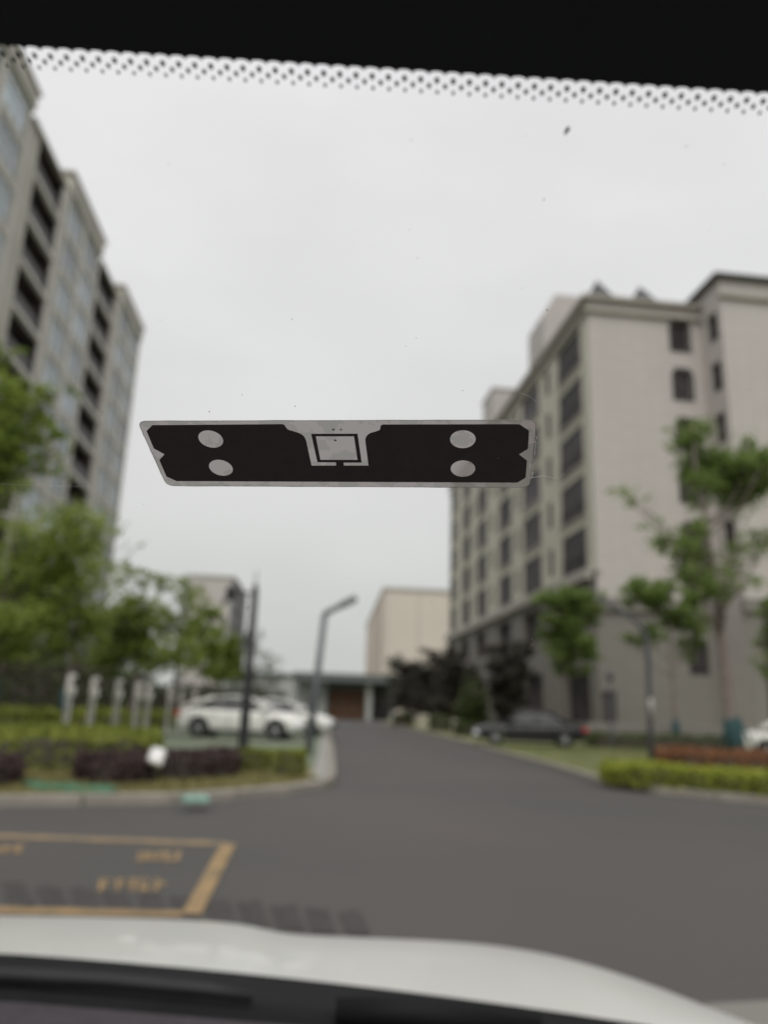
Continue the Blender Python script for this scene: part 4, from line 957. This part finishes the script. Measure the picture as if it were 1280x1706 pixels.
# cowl, wiper, dashboard
cw = MB(); N_ = 24; vs = []
for i in range(N_):
    px = -700 + i*2100/(N_-1)
    top = at(px, rear(px), 1.075); vs += [top, top + Vector((0,-0.05,-0.012)), at(px, rear(px)+64, 0.985), at(px, rear(px)+64, 0.985)+Vector((0,-0.02,-0.1)), top + Vector((0,0.03,-0.08))]
cw.add(vs, [(i*5+k,i*5+k+1,(i+1)*5+k+1,(i+1)*5+k) for i in range(N_-1) for k in range(4)] + [(i*5+4,i*5,(i+1)*5,(i+1)*5+4) for i in range(N_-1)])
cowl_m = pmat('cowl_plastic', (0.008,0.0083,0.0095), 0.6, 0.2, 12, spec=0.15)
cw.build('cowl_panel', cowl_m, me_car, True)
wp = [at(x, y, 1.0) + Vector((0,0,0)) for x, y in ((-300,1618),(0,1624),(180,1634),(350,1650),(420,1662))]
MB().tube(wp, [0.009,0.009,0.009,0.008,0.006], 8).build('wiper_blade', pmat('wiper_rubber', (0.02,0.02,0.022), 0.55, 0.1, 30, spec=0.3), me_car, True)
wp = [at(x, y, 0.995) for x, y in ((560,1688),(700,1690),(900,1712))]
MB().tube(wp, [0.016,0.02,0.016], 8).build('wiper_arm', cowl_m, me_car, True)
ds = MB(); vs = []
dl = lambda x: 1667 + 0.085*x if x > 0 else 1667 + 0.02*x
for i in range(N_):
    px = -700 + i*2100/(N_-1); top = at(px, dl(px), 0.93)
    vs += [top + Vector((0,0.03,-0.05)), top, top + Vector((0,-0.12,-0.035)), top + Vector((0,-0.30,-0.11)), top + Vector((0,-0.42,-0.25)), top + Vector((0,-0.43,-0.5))]
ds.add(vs, [(i*6+k,i*6+k+1,(i+1)*6+k+1,(i+1)*6+k) for i in range(N_-1) for k in range(5)])
ds.build('dashboard', pmat('dashboard_vinyl', (0.06,0.05,0.058), 0.7, 0.15, 60, 0.3, 300, spec=0.3), me_car, True)
# roof, headliner and pillars round the cabin
rt = AB(0,bmid-0.2); lin = pmat('headliner_cloth', (0.02,0.021,0.022), 0.95, 0.1, 50)
pl = [AB(-0.75,bmid-0.2), AB(0.72,bmid-0.2)]
fw = Vector((D1.x, D1.y, 0)).normalized()
hdl = MB(); back = [pl[0]-fw*1.3+Vector((0,0,0.05)), pl[1]-fw*1.3+Vector((0,0,0.05))]
hdl.quad(pl[0]+Vector((0,0,0.004)), pl[1]+Vector((0,0,0.004)), back[1], back[0]); hdl.build('headliner', lin, me_car)
rf_ = MB(); up = Vector((0,0,0.05)); rf_.add([pl[0]+up*0.3, pl[1]+up*0.3, back[1]+up, back[0]+up], [(0,1,2,3)]); rf_.build('roof', paint_white, me_car)
for a, s in ((-0.76,-1),(0.73,1)):
    MB().tube([AB(a,bmid-0.22), AB(a,bmid+0.3), AB(a+0.02*s,bot+0.02)], 0.035, 8).build('pillar', trim_m, me_car, True)
    q = AB(a,bmid-0.2); MB().tube([q-fw*1.3, q], 0.04, 8).build('roof_rail', trim_m, me_car, True)

# ------------------------------------------------------------------ RFID tag stuck on the glass
tg = thing('windscreen_tag', 'grey film sticker with a black antenna on the windscreen in focus', 'sticker', tuple(GO), 0)
def loc_(p): return p - GO
# film, rounded corners and slightly wavy edge, in glass coordinates
cor = [ab(GL_(*p)) for p in ((229,700),(895,698),(883,811),(278,808))]
import itertools
def rounded(cs, r):
    out = []
    for i in range(4):
        p = Vector(cs[i]); a = Vector(cs[i-1]); b = Vector(cs[(i+1) % 4]); ua = (a-p).normalized(); ub = (b-p).normalized()
        for k in range(7): 
            t = k/6; q = (p+ua*r)*(1-t)**2 + p*2*t*(1-t) + (p+ub*r)*t**2; out.append(q)
        nx = Vector(cs[(i+1) % 4]); na = (Vector(cs[i])-nx).normalized()
        s0 = p+ub*r; s1 = nx+na*r; nrm = Vector((ub.y,-ub.x))
        for k in range(1, 40):
            t = k/40; wv = 0.00010*max(0, math.sin(t*31+i*2)*math.sin(t*13+i)) if i != 1 else 0.00006*math.sin(t*60)*math.sin(t*17)
            out.append(s0.lerp(s1, t) + nrm*wv)
    return out
film_m = bpy.data.materials.new('tag_film'); film_m.use_nodes = True
t_ = film_m.node_tree; out = t_.nodes['Material Output']; t_.nodes.remove(t_.nodes['Principled BSDF'])
co = t_.nodes.new('ShaderNodeTexCoord'); vo = t_.nodes.new('ShaderNodeTexNoise'); vo.inputs['Scale'].default_value = 190; vo.inputs['Detail'].default_value = 3
t_.links.new(co.outputs['Object'], vo.inputs['Vector'])
rp_ = t_.nodes.new('ShaderNodeValToRGB'); rp_.color_ramp.elements[0].position = 0.485; rp_.color_ramp.elements[1].position = 0.505
rp_.color_ramp.elements[0].color = (0.235,0.225,0.205,1); rp_.color_ramp.elements[1].color = (0.30,0.272,0.262,1)
t_.links.new(vo.outputs['Fac'], rp_.inputs[0])
tl_ = t_.nodes.new('ShaderNodeBsdfTranslucent'); t_.links.new(rp_.outputs[0], tl_.inputs[0])
df = t_.nodes.new('ShaderNodeBsdfDiffuse'); t_.links.new(rp_.outputs[0], df.inputs[0])
m1 = t_.nodes.new('ShaderNodeMixShader'); m1.inputs[0].default_value = 0.25; t_.links.new(tl_.outputs[0], m1.inputs[1]); t_.links.new(df.outputs[0], m1.inputs[2])
tp2 = t_.nodes.new('ShaderNodeBsdfTransparent'); m2 = t_.nodes.new('ShaderNodeMixShader'); m2.inputs[0].default_value = 0.12
t_.links.new(m1.outputs[0], m2.inputs[1]); t_.links.new(tp2.outputs[0], m2.inputs[2]); t_.links.new(m2.outputs[0], out.inputs[0])
poly = rounded(cor, 0.0024)
def flatpoly(name, loops, off, mat, parent):
    bm = bmesh.new(); eds = []
    for lp_ in loops:
        vv = [bm.verts.new(loc_(AB(a, b, off))) for a, b in lp_]
        for i in range(len(vv)): eds.append(bm.edges.new((vv[i], vv[(i+1) % len(vv)])))
    bmesh.ops.triangle_fill(bm, use_beauty=True, use_dissolve=False, edges=eds)
    me = bpy.data.meshes.new(name); bm.to_mesh(me); bm.free(); me.materials.append(mat); return place(name, me, parent)
flatpoly('film', [[tuple(p) for p in poly]], 0.0003, film_m, tg)
em = pmat('film_edge', (0.30,0.285,0.275), 0.4, 0.1, 300)
e_ = MB(); pts = [loc_(AB(p[0],p[1],0.0003)) for p in poly]; e_.tube(pts + [pts[0]], 0.00007, 5, cap=False); e_.build('film_edge', em, tg, True)
ant_m = pmat('antenna_ink', (0.105,0.09,0.094), 0.6, 0.06, 300, spec=0.25)
c4 = lambda x, y: (210+0.28125*x, 670+0.28125*y); c5 = lambda x, y: (560+0.28125*x, 670+0.28125*y); c7 = lambda x, y: (480+0.140625*x, 680+0.140625*y)
op = [c4(*p) for p in ((122,165),(157,130),(925,124),(938,127))]
op += [c4(*p) for p in ((948,142),(958,154),(972,161),(1000,166))]
op += [c7(*p) for p in ((60,262),(105,272),(150,290),(185,315),(205,345),(218,380),(280,668),(570,668),(570,630),(350,629),(275,292),(825,290),(875,633),(660,633),(664,668),(955,668),(920,400),(917,360),(925,330),(945,303),(980,280),(1040,264),(1080,250),(1094,232),(1096,205),(1104,190),(1125,181))]
op += [c5(*p) for p in ((1075,124),(1090,126),(1145,163),(1138,270),(1085,303),(1132,340),(1125,440),(1075,471))]
op += [c4(*p) for p in ((300,462),(240,435),(198,337),(228,303),(165,268))]
loops = [[ab(GL_(*p)) for p in op], [ab(GL_(*c7(*p))) for p in ((330,322),(783,322),(825,600),(385,600))]]
for (x, y) in (c4(503,213), c4(563,383), c5(752,214), c5(753,388)):
    a, b = ab(GL_(x, y)); loops.append([(a+0.0032*math.cos(k*0.1745), b+0.0032*math.sin(k*0.1745)) for k in range(36)])
flatpoly('antenna', loops, 0.00036, ant_m, tg)
mk = MB()
def pdisc(px, py, r):
    a, b = ab(GL_(px, py)); mk.add([loc_(AB(a+r*math.cos(k*0.5236), b+r*math.sin(k*0.5236), 0.00037)) for k in range(12)], [tuple(range(12))])
pdisc(*c7(538,241),0.00033); pdisc(*c7(562,368),0.00033)
a, b = ab(GL_(*c7(628,241)))
for (da, db) in ((0.00048,0.00007),(0.00007,0.00062)): mk.add([loc_(AB(a+s*da, b+q*db, 0.00037)) for s, q in ((-1,-1),(1,-1),(1,1),(-1,1))], [(0,1,2,3)])
mk.build('registration_marks', ant_m, tg)
# pale beads stand in for the bright rim highlight along the right edge
gm = pmat('painted_rim_highlight', (0.75,0.74,0.72), 0.3, 0.2, 900); gb_ = MB()
random.seed(4)
for k in range(46):
    f = k/45; px = 894 - 9*f + random.uniform(-1.2,1.6); py = 722 + 76*f; c = loc_(GL_(px, py, 0.0004)); r = random.uniform(0.00005,0.00015)
    gb_.lathe([(r*0.4,-r),(r,0),(r*0.4,r)],6,Matrix.Translation(c))
gb_.build('rim_highlight_beads', gm, tg, kind='stuff')
